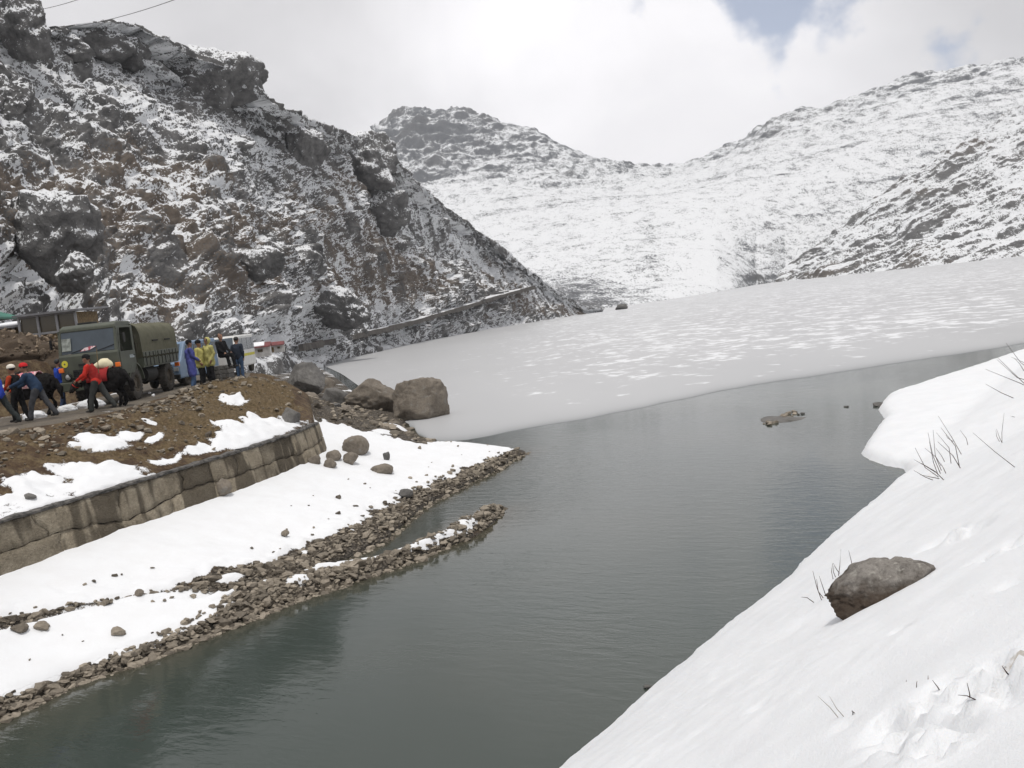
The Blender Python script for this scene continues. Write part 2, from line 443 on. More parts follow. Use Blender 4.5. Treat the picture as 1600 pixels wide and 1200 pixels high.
def mat_ice():
    t = T('lake_ice'); p = t.pos()
    s = t.sep(p)
    big = t.noise(p, 0.012, 3, 0.5)
    # wind-packed snow lying in short drifts across the ice
    d1 = t.noise(t.map(p, (0.30, 0.24, 1), (0, 0, R(-8))), 1.0, 3, 0.5, 0.3)
    d2 = t.noise(t.map(p, (0.95, 0.75, 1), (0, 0, R(-4))), 1.0, 3, 0.5, 0.2)
    far = t.rng(t.attr('drift'), 0.0, 1.0, -0.09, 0.03, False)
    m = t.m('ADD', t.m('ADD', t.m('MULTIPLY', d1, 0.5), t.m('MULTIPLY', d2, 0.5)), far)
    m = t.m('ADD', m, t.m('MULTIPLY', t.m('SUBTRACT', big, 0.5), 0.12))
    sm = t.rng(m, 0.525, 0.61)
    tone = t.noise(t.map(p, (0.3, 0.1, 1)), 0.25, 4, 0.55)
    base = t.mix(tone, (0.42, 0.425, 0.435), (0.52, 0.525, 0.535))
    base = t.mix(t.attr('thin'), base, (0.22, 0.23, 0.235))
    c = t.mix(t.m('MULTIPLY', sm, 0.8), base, SNOW)
    nr = t.bump(t.noise(p, 3.0, 4, 0.6), 0.15, 0.05)
    return t.bsdf(c, t.rng(sm, 0, 1, 0.42, 0.8), nr, IOR=1.31, Specular_IOR_Level=0.35)

def mat_masonry(name='plaster_stone'):
    t = T(name); p = t.pos(); r = t.rnd()
    n1 = t.noise(p, 1.6, 6, 0.65); n2 = t.noise(p, 14.0, 6, 0.7); v = t.vor(p, 22.0)
    c = t.ramp(t.m('ADD', t.m('MULTIPLY', n1, 0.55), t.m('MULTIPLY', n2, 0.45)), [(0.3, (0.13, 0.108, 0.078)), (0.5, (0.26, 0.224, 0.168)), (0.72, (0.42, 0.375, 0.295))])
    hsv = t.n('ShaderNodeHueSaturation'); t.put(c, hsv.inputs['Color']); t.put(t.rng(r, 0, 1, 0.72, 1.22, False), hsv.inputs['Value']); c = hsv.outputs[0]
    # damp runs below the coping
    run = t.noise(t.map(p, (1.3, 1.3, 0.10)), 1.0, 3, 0.6)
    c = t.mix(t.rng(run, 0.47, 0.54, 0.0, 0.72), c, (0.045, 0.036, 0.026))
    nr = t.bump(t.m('ADD', n2, t.m('MULTIPLY', v, 0.5)), 0.9, 0.05)
    return t.bsdf(c, 0.9, nr, Specular_IOR_Level=0.2)

def mat_cloth(name, c1, c2=None, scale=20.0, rough=0.9):
    t = T(name); p = t.obj()
    n = t.noise(p, 5.0, 5, 0.6)
    if c2: c = t.mix(t.rng(t.noise(p, scale, 2, 0.5), 0.45, 0.55), c1, c2)
    else: c = t.mix(n, tuple(x * 0.7 for x in c1), tuple(min(1, x * 1.25) for x in c1))
    return t.bsdf(c, rough, t.bump(n, 0.6, 0.03), Specular_IOR_Level=0.15)

def mat_glass(name, tint=(0.03, 0.04, 0.05), rough=0.08):
    t = T(name)
    n = t.noise(t.obj(), 2.0, 4, 0.6)
    return t.bsdf(t.mix(n, tint, tuple(x * 2.2 for x in tint)), t.rng(n, 0.3, 0.7, rough, rough + 0.12), None, IOR=1.5)

M = {}
M['hill'] = mat_hill('left_hill', 0.85, (0.048, 0.047, 0.047), (0.24, 0.236, 0.232), (0.145, 0.112, 0.084), amp=1.35, brown_amt=0.7, fine_amp=1.9)
M['far'] = mat_hill('far_range', 0.24, (0.075, 0.081, 0.090), (0.17, 0.176, 0.186), (0.12, 0.105, 0.09), amp=0.85, brown_amt=0.35, fine_amp=1.9, squash=(1, 0.42, 1.3))
M['spur'] = mat_hill('right_spur', 0.24, (0.065, 0.065, 0.065), (0.20, 0.195, 0.19), (0.13, 0.108, 0.088), amp=1.2, brown_amt=0.8, fine_amp=1.9, squash=(1, 0.5, 1.2))
M['shore'] = mat_shore()
M['bank'] = mat_snowbank()
M['water'] = mat_water()
M['ice'] = mat_ice()
M['stone'] = mat_rock('shore_stone', (0.105, 0.088, 0.068), (0.36, 0.315, 0.255), 5.0, spread=0.45)
M['brown_rock'] = mat_rock('brown_boulder', (0.095, 0.080, 0.064), (0.30, 0.262, 0.215), 1.3, lichen=(0.23, 0.22, 0.20), spread=0.12)
M['grey_rock'] = mat_rock('grey_boulder', (0.070, 0.067, 0.064), (0.22, 0.212, 0.20), 1.1, lichen=(0.12, 0.115, 0.10), spread=0.12)
M['cliff_rock'] = mat_rock('cliff_outcrop', (0.030, 0.029, 0.030), (0.115, 0.112, 0.110), 0.35, snow_top=0.62, spread=0.15)
M['bank_rock'] = mat_rock('lichen_boulder', (0.06, 0.053, 0.046), (0.34, 0.318, 0.29), 3.6, lichen=(0.36, 0.345, 0.31), foot=(0.42, 0.66, 0.5, (0.036, 0.021, 0.011)), spread=0.05)
M['wall'] = mat_masonry()
M['coping'] = plain('coping_stone', (0.085, 0.080, 0.074), 0.85, var=0.75, scale=6.0, bump=0.8)
M['core'] = plain('wall_core', (0.030, 0.025, 0.020), 0.95, var=0.4, bump=0.5)
def mat_road():
    t = T('muddy_road'); p = t.pos()
    n1 = t.noise(p, 0.9, 6, 0.6); n2 = t.noise(p, 18, 5, 0.7)
    c = t.ramp(t.m('ADD', t.m('MULTIPLY', n1, 0.6), t.m('MULTIPLY', n2, 0.4)), [(0.32, (0.055, 0.046, 0.036)), (0.55, (0.135, 0.115, 0.090)), (0.72, (0.22, 0.195, 0.155))])
    s = t.rng(t.m('ADD', t.attr('snow'), t.m('MULTIPLY', t.m('SUBTRACT', n2, 0.5), 0.5)), 0.45, 0.58)
    c = t.mix(s, c, (0.72, 0.72, 0.72))
    return t.bsdf(c, t.rng(n1, 0.3, 0.7, 0.5, 0.9), t.bump(n2, 0.7, 0.04), Specular_IOR_Level=0.35)
M['road'] = mat_road()
M['twig'] = plain('dead_twig', (0.055, 0.032, 0.025), 0.8, var=0.5, scale=30)
M['straw'] = plain('dry_grass', (0.19, 0.138, 0.078), 0.85, var=0.5, scale=8)
M['cable'] = plain('power_cable', (0.16, 0.16, 0.165), 0.6, var=0.2)
# ------------------------------------------------------------------ the left shore, from the lake up to the road
ROAD_Z = 4.17
def g2(px, py, z=0.0):
    v = gz(px, py, z); return (v.x, v.y)
water_px = [(-330, 1290), (-160, 1195), (0, 1124), (60, 1096), (120, 1066), (200, 1042), (270, 1015), (330, 990), (390, 968), (425, 952), (480, 932), (545, 912), (600, 893),
            (650, 876), (700, 855), (745, 838), (772, 818), (786, 797), (766, 797), (738, 806), (712, 824), (668, 846), (620, 866), (575, 880), (530, 888), (505, 890),
            (525, 880), (560, 866), (600, 846), (640, 812), (665, 790), (700, 772), (735, 755), (770, 738), (800, 720), (822, 708), (770, 703), (712, 702), (668, 690), (640, 678), (632, 664), (640, 650)]
WATER = [g2(*p) for p in water_px] + [(-8.4, 58), (-10.5, 66), (-14, 81), (-21, 110), (-31, 147), (-60, 170)]
LAND = WATER + [(-140, 170), (-140, 5)]
def wtop(px, py): return g2(px, py, 2.62)
W_LINE = [wtop(-420, 960), wtop(-140, 862), wtop(0, 815), wtop(120, 780), wtop(250, 742), wtop(380, 703), wtop(455, 678), wtop(492, 662)]
WALL = list(W_LINE)
U_LINE = W_LINE + [(-8.3, 37.5), (-10.4, 42.5), (-14.6, 50), (-22, 66), (-33, 92), (-44, 130), (-62, 168)]
U_FOOT = [1.46] * len(W_LINE) + [2.7, 3.3, 3.4, 3.2, 2.8, 2.2, 1.5]
U_TOP = [2.62] * (len(W_LINE) - 1) + [2.72] + [3.3, 3.7, 3.9, 3.9, 3.6, 3.2, 2.5]
def rd(px, py): return g2(px, py, ROAD_Z)
E_LINE = [rd(-420, 742), rd(-150, 698), rd(0, 675), rd(100, 659), rd(200, 638), rd(300, 610), rd(360, 600), rd(400, 592), (-12.2, 44), (-16.6, 52), (-24.5, 68), (-36, 95), (-47, 132), (-66, 168)]
UPPER = U_LINE + [(-140, 168), (-140, 5)]
ROADSIDE = E_LINE + [(-140, 168), (-140, 5)]
# inner side of the road: a cut bank and the terrace with the hut
I_LINE = [(-40, 12), (-27, 21.5), (-19.4, 27.2), (-16.7, 30.2), (-16.4, 36.5), (-17.4, 42), (-21.5, 50), (-31, 68), (-44, 96), (-60, 130)]
TERR = I_LINE + [(-140, 130), (-140, 5)]

def base_z(x, y):
    """the earth bank and the snow slope without their roughness"""
    dsh = poly_dist(x, y, WATER); land = inside(x, y, LAND); up = inside(x, y, UPPER); road = inside(x, y, ROADSIDE); dE = poly_dist(x, y, E_LINE)
    dU, foot = poly_dist(x, y, U_LINE, U_FOOT); _, top = poly_dist(x, y, U_LINE, U_TOP)
    z = np.where(land, foot * (dsh / (dsh + dU + 1e-6)) ** 1.15 + 0.13 * (1 - np.exp(-dsh / 0.22)), -0.1)
    z = np.where(up, top + (ROAD_Z - 0.03 - top) * (dU / (dU + dE + 1e-6)) ** 0.8, z)
    return np.where(road, ROAD_Z, z)
def hit(px, py):
    d = ray(px, py); ts = np.linspace(9, 70, 1500)
    z = base_z(d.x * ts, d.y * ts); k = int(np.argmax(CAM_H + d.z * ts < z)); return CPOS + d * ts[k]
def blob(px, py, rx, ry, z=0, sl=0.26):   # a patch given by its middle and its size in the photo
    c = hit(px, py); e = hit(px + rx, py - rx * sl); n = hit(px, py + ry); n2_ = hit(px, py - ry); n = c + (n2_ - n) * 0.5
    return (c.x, c.y, (e - c).length, (n - c).length, math.atan2(e.y - c.y, e.x - c.x))
snow_blobs = [blob(*b) for b in [(40, 785, 70, 18, 0), (-20, 800, 60, 22, 0), (110, 765, 66, 17, 0), (172, 742, 50, 13, 0), (112, 732, 26, 16, 0), (60, 752, 40, 12, 0), (160, 690, 36, 13, 0), (205, 681, 16, 5, 0),
              (258, 717, 24, 6, 3.0), (385, 684, 40, 10, 0), (325, 700, 30, 5, 0), (430, 668, 40, 6, 0), (402, 662, 18, 5, 0), (240, 687, 12, 3, 3.35),
              (362, 630, 8, 4, 3.9), (-90, 830, 110, 24, 2.75), (350, 668, 12, 3, 3.1), (235, 665, 6, 3, 3.6), (215, 752, 40, 4, 2.72)]]
spit_snow = [blob(*b) for b in [(690, 848, 42, 9, 0.2), (728, 823, 16, 9, 0.2), (660, 858, 26, 7, 0.2), (465, 915, 22, 8, 0.25), (250, 965, 110, 34, 0.5), (140, 1000, 130, 45, 0.5), (40, 1040, 130, 55, 0.5),
              (310, 955, 52, 20, 0.4), (-60, 1080, 140, 70, 0.5), (360, 910, 22, 5, 0.4)]]
rubble_snow = [blob(*b, sl=0.114) for b in [(590, 690, 20, 4, 0), (600, 676, 8, 2, 0), (530, 690, 18, 7, 0), (640, 700, 30, 3, 0), (620, 668, 8, 2, 0)]]
def blobs(x, y, bl):
    m = np.zeros(x.shape)
    for cx, cy, a, b, t in bl:
        dx, dy = x - cx, y - cy
        u = (dx * math.cos(t) + dy * math.sin(t)) / a; v = (-dx * math.sin(t) + dy * math.cos(t)) / b
        m = np.maximum(m, 1.35 - 0.85 * np.hypot(u, v))
    return m
g_main = [(822, 709, .30), (790, 720, .45), (752, 742, .55), (712, 760, .60), (670, 785, .72), (620, 818, .78), (570, 848, .75), (515, 872, .65), (440, 892, .6), (360, 908, .55), (300, 925, .30), (240, 938, .22), (165, 950, .14), (80, 962, .16), (0, 978, .18), (-120, 1010, .2)]
g_spit = [(786, 797, .3), (745, 818, .34), (690, 850, .32), (640, 870, .34), (580, 888, .40), (520, 905, .5), (460, 922, .6), (410, 940, .7), (370, 965, .6), (310, 996, .38), (250, 1024, .3), (150, 1058, .28), (60, 1096, .25), (0, 1120, .25), (-200, 1220, .25)]
def gline(l): return [tuple(hit(a, b))[:2] for a, b, c in l], [c for a, b, c in l]
GM, GMW = gline(g_main); GS, GSW = gline(g_spit)

def shore_fields(x, y):
    dsh = poly_dist(x, y, WATER); land = inside(x, y, LAND)
    dU, foot = poly_dist(x, y, U_LINE, U_FOOT); _, top = poly_dist(x, y, U_LINE, U_TOP)
    up = inside(x, y, UPPER); road = inside(x, y, ROADSIDE); dE = poly_dist(x, y, E_LINE)
    terr = inside(x, y, TERR); dI = poly_dist(x, y, I_LINE)
    n1 = fbm(x / 1.3, y / 1.3, 0, 5, 3); n2 = fbm(x / 0.45, y / 0.45, 0, 4, 9); nb = fbm(x / 4.0, y / 4.0, 0, 4, 21)
    # below the wall
    r = dsh / (dsh + dU + 1e-6)
    z = foot * r ** 1.15 + 0.13 * (1 - np.exp(-dsh / 0.22))
    dgm, wgm = poly_dist(x, y, GM, GMW); dgs, wgs = poly_dist(x, y, GS, GSW)
    z = z + 0.07 * sstep(1.0, 0.1, dgm / wgm) + 0.12 * sstep(1.1, 0.0, dgs / np.maximum(wgs, .25)) * sstep(0.0, 0.3, dsh)
    z = z + 0.05 * n1 * sstep(0.0, 1.5, dsh)
    # hollow with seeping water between the two shingle ridges is left to the waterline
    zw = -0.06 - 0.33 * (1 - np.exp(-dsh / 0.8)) - 0.35 * dsh ** 0.75
    z = np.where(land, z, np.maximum(zw, -4.0))
    # above the wall: earth bank up to the road
    q = dU / (dU + dE + 1e-6)
    zu = top + (ROAD_Z - 0.03 - top) * (q ** 0.8) + sstep(0, .8, dU) * sstep(0, .7, dE) * (0.15 * n1 + 0.11 * n2 + 0.20 * nb)
    mound = np.exp(-((x + 9.6) ** 2 + (y - 34.6) ** 2) / 5.5)
    zu = zu + 0.30 * mound * sstep(0, 1.2, dU)
    z = np.where(up, zu, z)
    z = np.where(road, ROAD_Z - 0.03 + 0.02 * n1, z)
    zt = ROAD_Z + 1.75 * sstep(0.0, 2.6, dI + 0.6 * n1) + 0.10 * n1 + 0.04 * n2
    z = np.where(terr, zt, z)
    # towards the far end everything falls off to the lake
    far = sstep(60, 130, y)
    # ---------------- cover
    snow = np.zeros(x.shape)
    low = land & ~up
    gm = sstep(1.25, 0.7, dgm / wgm + 0.75 * n2 + 0.55 * n1); gs = sstep(1.25, 0.7, dgs / wgs + 0.35 * n2)
    gravel = np.maximum(gm, gs)
    thin = 0.30 * sstep(3.2, 1.0, dgm / np.maximum(wgm, .5)) * sstep(-0.1, 0.5, n2)
    lowsnow = 0.95 - 1.0 * gm - thin
    inner = (dgs < dgm * 0.9) & (dgs < 1.6)
    lowsnow = np.where(dgs < wgs * 1.3, np.minimum(lowsnow, 0.95 - gs), lowsnow)
    lowsnow = np.where(low, lowsnow, 0)
    lowsnow = np.maximum(lowsnow, np.where(low, np.minimum(blobs(x, y, spit_snow), 1) - 0.15 * n2, 0))
    lowsnow = np.where(dsh < 0.16 + 0.12 * n2, 0, lowsnow)
    # rubble behind the end of the wall
    rub = sstep(0.0, 1.0, (y - 35.5) * 1.3 + np.maximum(x + 3.4, 0) * -2.2 + 0.9 * n1 + 0.8 * n2)
    lowsnow = lowsnow * (1 - rub) + rub * np.maximum(blobs(x, y, rubble_snow), 0.10 + 0.35 * nb + 0.25 * n2)
    rub2 = rub * low
    upsnow = np.minimum(blobs(x, y, snow_blobs), 0.85) + 0.30 * n1 + 0.30 * n2
    upsnow = np.where(road, 0.22 + 0.35 * nb + 0.2 * n1 - 0.25 * (y < 36), upsnow)
    upsnow = np.where(terr, 0.12 + 0.45 * nb + 0.2 * n2, upsnow)
    snow = np.where(up, upsnow, lowsnow)
    snow = np.where(y > 60, np.maximum(snow, 0.38 + 0.5 * nb + 0.25 * n1), snow)
    gravel = np.where(low, np.maximum(gravel, rub2), np.where(up, 0.10 + 0.25 * sstep(0.1, 0.5, n1), 1.0))
    gravel = np.where(~land, 1.0, gravel)
    turf = np.where(up & ~road, sstep(0.3, 1.0, dU) * (0.45 + 0.7 * mound + 0.45 * sstep(-11, -8, x) + 0.3 * nb - 0.35 * sstep(-10.5, -15, x)), 0.1)
    z = z + np.clip(snow - 0.42, 0, 0.5) * np.where(up, 0.10, 0.22) * sstep(0.03, 0.25, z)
    return z, np.clip(snow, 0, 1), np.clip(gravel, 0, 1), np.clip(turf, 0, 1)

def axis(lo, hi, f):
    a = [lo]
    while a[-1] < hi: a.append(a[-1] + f(a[-1]))
    return np.array(a)
XS = np.concatenate([axis(-95, -34, lambda x: 0.6), axis(-33.6, -19.2, lambda x: 0.16), axis(-19, 2.5, lambda x: 0.075)])
YS = axis(7, 172, lambda y: 0.075 + 0.055 * max(0, (y - 24) / 10) if y < 48 else 0.22 + (y - 48) * 0.008)
SX, SY = np.meshgrid(XS, YS)
SZ, SSN, SGR, STF = shore_fields(SX, SY)
def ground_z(x, y):
    i = int(np.clip(np.searchsorted(XS, x) - 1, 0, len(XS) - 2)); j = int(np.clip(np.searchsorted(YS, y) - 1, 0, len(YS) - 2))
    a = min(max((x - XS[i]) / (XS[i + 1] - XS[i]), 0), 1); b = min(max((y - YS[j]) / (YS[j + 1] - YS[j]), 0), 1)
    return float((SZ[j, i] * (1 - a) + SZ[j, i + 1] * a) * (1 - b) + (SZ[j + 1, i] * (1 - a) + SZ[j + 1, i + 1] * a) * b)
def field_at(Fd, x, y):
    i = int(np.clip(np.searchsorted(XS, x) - 1, 0, len(XS) - 2)); j = int(np.clip(np.searchsorted(YS, y) - 1, 0, len(YS) - 2))
    return float(Fd[j, i])
V = np.stack([SX, SY, SZ], -1).reshape(-1, 3)
keep = (SZ > -1.6) & (SX > -0.75 * SY - 12)
Q = grid_quads(*SX.shape, keep=keep)
V, Q, A = compact(V, Q, {'snow': SSN, 'gravel': SGR, 'turf': STF})
shore = link('shore_ground', np_mesh('shore_ground', V, Q, A), None, [M['shore']], True)
tag(shore, 'snowy left shore with brown earth bank above the lake', kind='structure')

# ------------------------------------------------------------------ the road sheet
def strip(l0, l1, n, m):
    def res(l, n):
        l = np.asarray(l, float); s = np.r_[0, np.cumsum(np.hypot(*(l[1:] - l[:-1]).T))]; t = np.linspace(0, s[-1], n)
        return np.stack([np.interp(t, s, l[:, 0]), np.interp(t, s, l[:, 1])], -1)
    a, b = res(l0, n), res(l1, n); k = np.linspace(0, 1, m)[:, None, None]
    return a[None] * (1 - k) + b[None] * k
rp = strip(E_LINE[:11], I_LINE[:8], 260, 40)
rx, ry = rp[..., 0], rp[..., 1]
rn = fbm(rx / 2.0, ry / 2.0, 0, 4, 5)
rx = rx + np.linspace(0.25, 0, 40)[:, None] * -1 * (0.4 + 0.8 * rn)
rz = ROAD_Z + 0.015 + 0.018 * fbm(rx / 0.6, ry / 0.6, 0, 3, 6) + 0.02 * rn
edge_ = np.minimum(np.arange(40), np.arange(40)[::-1])[:, None]
rz = rz - 0.09 * (edge_ == 0)
rsn = 0.15 + 0.5 * fbm(rx / 1.5, ry / 1.5, 0, 4, 33) + 0.42 * sstep(0.72, 1.0, np.linspace(0, 1, 40)[:, None] + 0 * rx) * (ry < 40)
road = link('road', np_mesh('road', np.stack([rx, ry, rz], -1).reshape(-1, 3), grid_quads(*rx.shape), {'snow': rsn}), None, [M['road']], True)
tag(road, 'muddy mountain road along the lake', kind='structure')

# ------------------------------------------------------------------ the snow bank on the right
bank_px = [(430, 1560), (640, 1376), (760, 1282), (868, 1200), (905, 1172), (960, 1122), (1005, 1078), (1060, 1038), (1120, 985), (1180, 940), (1222, 908), (1246, 880), (1300, 832), (1360, 782), (1398, 748), (1417, 735), (1411, 726), (1385, 722), (1358, 713), (1345, 704),
           (1352, 690), (1368, 668), (1382, 650), (1372, 636), (1384, 618), (1420, 606), (1470, 590), (1520, 574), (1560, 560), (1600, 547), (1680, 520)]
BANK = [g2(a, b, 0.12) for a, b in bank_px]
BANK = BANK + [(BANK[-1][0] + 25, BANK[-1][1] + 20), (BANK[-1][0] + 90, BANK[-1][1] + 60)]
NEAR_BANK = BANK[:16]
BANKPOLY = BANK + [(190, 140), (190, -14), (-4, -14)]
def bank_z(x, y):
    d = poly_dist(x, y, BANK); ins = inside(x, y, BANKPOLY)
    n1 = fbm(x / 3.0, y / 3.0, 0, 4, 41); n2 = fbm(x / 0.7, y / 0.7, 0, 4, 44); n3 = fbm(x / 0.16, y / 0.16, 0, 3, 48)
    # distance measured from the near slope's own foot line
    ax, ay = NEAR_BANK[0]; bx, by = NEAR_BANK[-1]
    ll = math.hypot(bx - ax, by - ay); tx, ty = (bx - ax) / ll, (by - ay) / ll
    e = (x - ax) * ty - (y - ay) * tx
    slope = np.maximum(0, np.minimum(d, np.maximum(e + 0.4, 0) + 0.25 * d))
    # the far cape is lower and rounder
    cape = sstep(-0.5, 1.2, e)
    d = np.maximum(d + (0.05 * n2 + 0.035 * n3) * sstep(0, .1, d), 0)
    z = 0.26 * (1 - np.exp(-d / 0.16)) + slope * (0.62 - 0.30 * sstep(13, 27, y)) * cape + (1 - cape) * 0.55 * (1 - np.exp(-d / 3.0)) + 0.06 * n1 * sstep(0, 2, d) + 0.02 * n2 * sstep(0, .6, d)
    z = np.minimum(z, 4.35 + 0.12 * (z - 4.35))
    # trampled and slumped snow near the photographer's feet
    tr = np.zeros(x.shape)
    for (px, py, r) in TRAMPLE:
        tr = np.maximum(tr, sstep(1.0, 0.25, np.hypot(x - px, y - py) / r + 0.35 * n2))
    z = z + tr * (0.14 * n2 + 0.16 * n3 - 0.02) + 0.012 * n3 * sstep(.3, 1.2, d) * sstep(0.0, 0.4, n1)
    for (px, py, r, dep) in PRINTS:
        z = z - dep * sstep(1.0, 0.3, np.hypot((x - px), (y - py)) / r + 0.25 * n3)
    dirt = np.zeros(x.shape)
    for (px, py, r) in DIRT:
        dirt = np.maximum(dirt, 0.75 * sstep(1.0, 0.2, np.hypot(x - px, y - py) / r))
    z = np.where(ins, z, -0.05 - 0.6 * d)
    return z, dirt
TRAMPLE, PRINTS, DIRT = [], [], []
def bank_point(px, py):
    """where the sight line through a photo pixel meets the bank"""
    d = ray(px, py); lo = 2.0
    ts = np.linspace(2.0, 90, 1800)
    P = np.stack([CPOS.x + d.x * ts, CPOS.y + d.y * ts, CPOS.z + d.z * ts], -1)
    z, _ = bank_z(P[:, 0], P[:, 1])
    k = int(np.argmax(P[:, 2] < z))
    return Vector(P[k])
t_pts = [(bank_point(a, b), r) for a, b, r in [(1470, 1130, .38), (1530, 1060, .36), (1420, 1150, .26), (1590, 1020, .30), (1390, 1130, .2), (1560, 1085, .3), (1480, 1075, .2), (1440, 1180, .3), (1580, 850, .35), (1500, 835, .25)]]
p_pts = [(bank_point(a, b), r, q) for a, b, r, q in [(1475, 840, .28, .06), (1560, 855, .30, .05), (1405, 985, .07, .05), (1380, 715, .15, .03), (1530, 825, .2, .05), (1465, 768, .2, .05), (1530, 660, .3, .06), (1470, 1145, .12, .10), (1505, 1140, .10, .09), (1440, 1160, .08, .06),
         (1185, 1105, .09, .03), (1320, 1135, .08, .03), (1560, 1062, .14, .07), (1585, 910, .15, .04), (1330, 880, .2, .02)]]
d_pts = [(bank_point(1592, 1028), .16), (bank_point(1560, 1070), .05)]
TRAMPLE = [(p.x, p.y, r) for p, r in t_pts]; PRINTS = [(p.x, p.y, r, q) for p, r, q in p_pts]; DIRT = [(p.x, p.y, r) for p, r in d_pts]
bx_ = axis(-4, 110, lambda x: 0.05 if x < 5 else 0.05 + (x - 5) * 0.012)
by_ = axis(-13, 110, lambda y: 0.6 if y < 1 else (0.045 if y < 9 else 0.045 + (y - 9) * 0.006))
BX, BY = np.meshgrid(bx_, by_)
BZ, BD = bank_z(BX, BY)
Vb = np.stack([BX, BY, BZ], -1).reshape(-1, 3)
Qb = grid_quads(*BX.shape, keep=(BZ > -0.5))
Vb, Qb, Ab = compact(Vb, Qb, {'dirt': BD})
bank = link('snow_bank', np_mesh('snow_bank', Vb, Qb, Ab), None, [M['bank']], True)
tag(bank, 'smooth white snow bank sloping to the water', kind='structure')

# ------------------------------------------------------------------ lake, ice
lx = np.concatenate([[-900, -300, -120, -60], np.arange(-34, 30, 0.35), [36, 50, 80, 150, 400, 1200]]); ly = np.concatenate([[-60, -10, 0], np.arange(5, 66, 0.35), [75, 100, 200, 500, 1000]])
LX, LY = np.meshgrid(lx, ly)
sh_d = np.minimum(poly_dist(LX, LY, WATER), 9)
shallow = 0.75 * np.exp(-sh_d / 0.55)
lake = link('lake_water', np_mesh('lake_water', np.stack([LX, LY, 0 * LX], -1).reshape(-1, 3), grid_quads(*LX.shape), {'shallow': shallow}), None, [M['water']], True)
tag(lake, 'dark open lake water between the shores', kind='structure')
ice_px = [(640, 664), (668, 690), (690, 691), (720, 690), (760, 682), (830, 668), (910, 655), (1000, 638), (1100, 616), (1200, 598), (1300, 584), (1400, 568), (1480, 556), (1560, 544), (1700, 520)]
ICE_EDGE = [g2(*p) for p in ice_px]
ICE_EDGE = ICE_EDGE + [(ICE_EDGE[-1][0] + 60, ICE_EDGE[-1][1] + 12), (400, 260)]
ICEPOLY = [(-400, 44)] + ICE_EDGE + [(1200, 300), (1200, 1000), (-900, 1000), (-900, 44)]
# drawn as rays of a fan across the lake so that the edge keeps its shape
ee = strip(ICE_EDGE, ICE_EDGE, 420, 2)[0]
ee = ee + np.stack([0.10 * fbm(ee[:, 0] / 1.1, ee[:, 1] / 1.1, 0, 4, 71), 0.55 * fbm(ee[:, 0] / 2.6, ee[:, 1] / 2.6, 0, 5, 72)], -1)
dd = np.r_[0, 0.15, 0.5, 1, 2, 3.5, 6, 10, 16, 25, 40, 65, 100, 160, 240, 340, 480, 620, 760]
IX = ee[None, :, 0] + 0.0 * dd[:, None] + (ee[None, :, 0] / np.maximum(ee[None, :, 1], 1)) * dd[:, None]
IY = ee[None, :, 1] + dd[:, None]
IX = np.clip(IX, -1400, 1400)
IZ = 0.03 + 0 * IX; IZ[0] = -0.02
drift = sstep(1.5, 26, dd)[:, None] * sstep(-14, 14, IX - 0.01 * IY)
thin = np.clip(np.exp(-dd / 1.2)[:, None] * 0.7 + 0.2 * np.exp(-dd / 14)[:, None] + 0 * IX, 0, 1)
ice = link('lake_ice', np_mesh('lake_ice', np.stack([IX, IY, IZ], -1).reshape(-1, 3), grid_quads(*IX.shape), {'drift': drift, 'thin': thin}), None, [M['ice']], True)
tag(ice, 'grey frozen lake surface with white snow drifts', kind='structure')
# the frozen bay along the left shore behind the boulders
bay = [(-5.5, 49.5), (-7.6, 57), (-9.7, 66), (-13, 81), (-20, 110), (-30, 147), (-60, 200), (-60, 420)]
bo = [(ee[0][0] + .05, ee[0][1] + .02)] + [(-5.4 - 0.1006 * q, 50 + q) for q in (7, 16, 31, 60, 97, 150, 370)]
bs = strip(bay, bo, 60, 12)
bayo = link('bay_ice', np_mesh('bay_ice', np.stack([bs[..., 0], bs[..., 1], 0.026 + 0 * bs[..., 0]], -1).reshape(-1, 3), grid_quads(*bs.shape[:2]), {'drift': 0 * bs[..., 0], 'thin': 0.2 * np.exp(-np.maximum(bs[..., 1] - 50, 0) / 14)}), None, [M['ice']], True)
tag(bayo, 'smooth grey ice of the left bay', kind='structure')
# ------------------------------------------------------------------ mountains, lofted between shore, slope and skyline
def cat_rom(P, t):
    """P (n,...) control values, t in 0..n-1"""
    n = len(P); i = np.clip(np.floor(t).astype(int), 0, n - 2); f = t - i
    p0, p1, p2, p3 = P[np.clip(i - 1, 0, n - 1)], P[i], P[i + 1], P[np.clip(i + 2, 0, n - 1)]
    f = f.reshape(f.shape + (1,) * (P.ndim - 1))
    return 0.5 * (2 * p1 + (p2 - p0) * f + (2 * p0 - 5 * p1 + 4 * p2 - p3) * f * f + (3 * p1 - p0 - 3 * p2 + p3) * f ** 3)
def lin(P, t):
    n = len(P); i = np.clip(np.floor(t).astype(int), 0, n - 2); f = t - i
    f = f.reshape(f.shape + (1,) * (P.ndim - 1)); return P[i] * (1 - f) + P[i + 1] * f
def loft(cols, nu, nv, vknots):
    C = np.array([[tuple(p) for p in c] for c in cols], float)         # columns, rows, 3
    # even spacing along the mid row
    mid = C[:, C.shape[1] // 2]; s = np.r_[0, np.cumsum(np.linalg.norm(mid[1:] - mid[:-1], axis=1))]
    tu = np.interp(np.linspace(0, s[-1], nu), s, np.arange(len(C)))
    G = lin(C, tu)                                                      # nu, rows, 3
    tv = np.interp(np.linspace(0, 1, nv), vknots, np.arange(C.shape[1]))
    G = np.swapaxes(cat_rom(np.swapaxes(G, 0, 1), tv), 0, 1)            # nu, nv, 3
    return np.swapaxes(G, 0, 1)                                         # nv, nu, 3
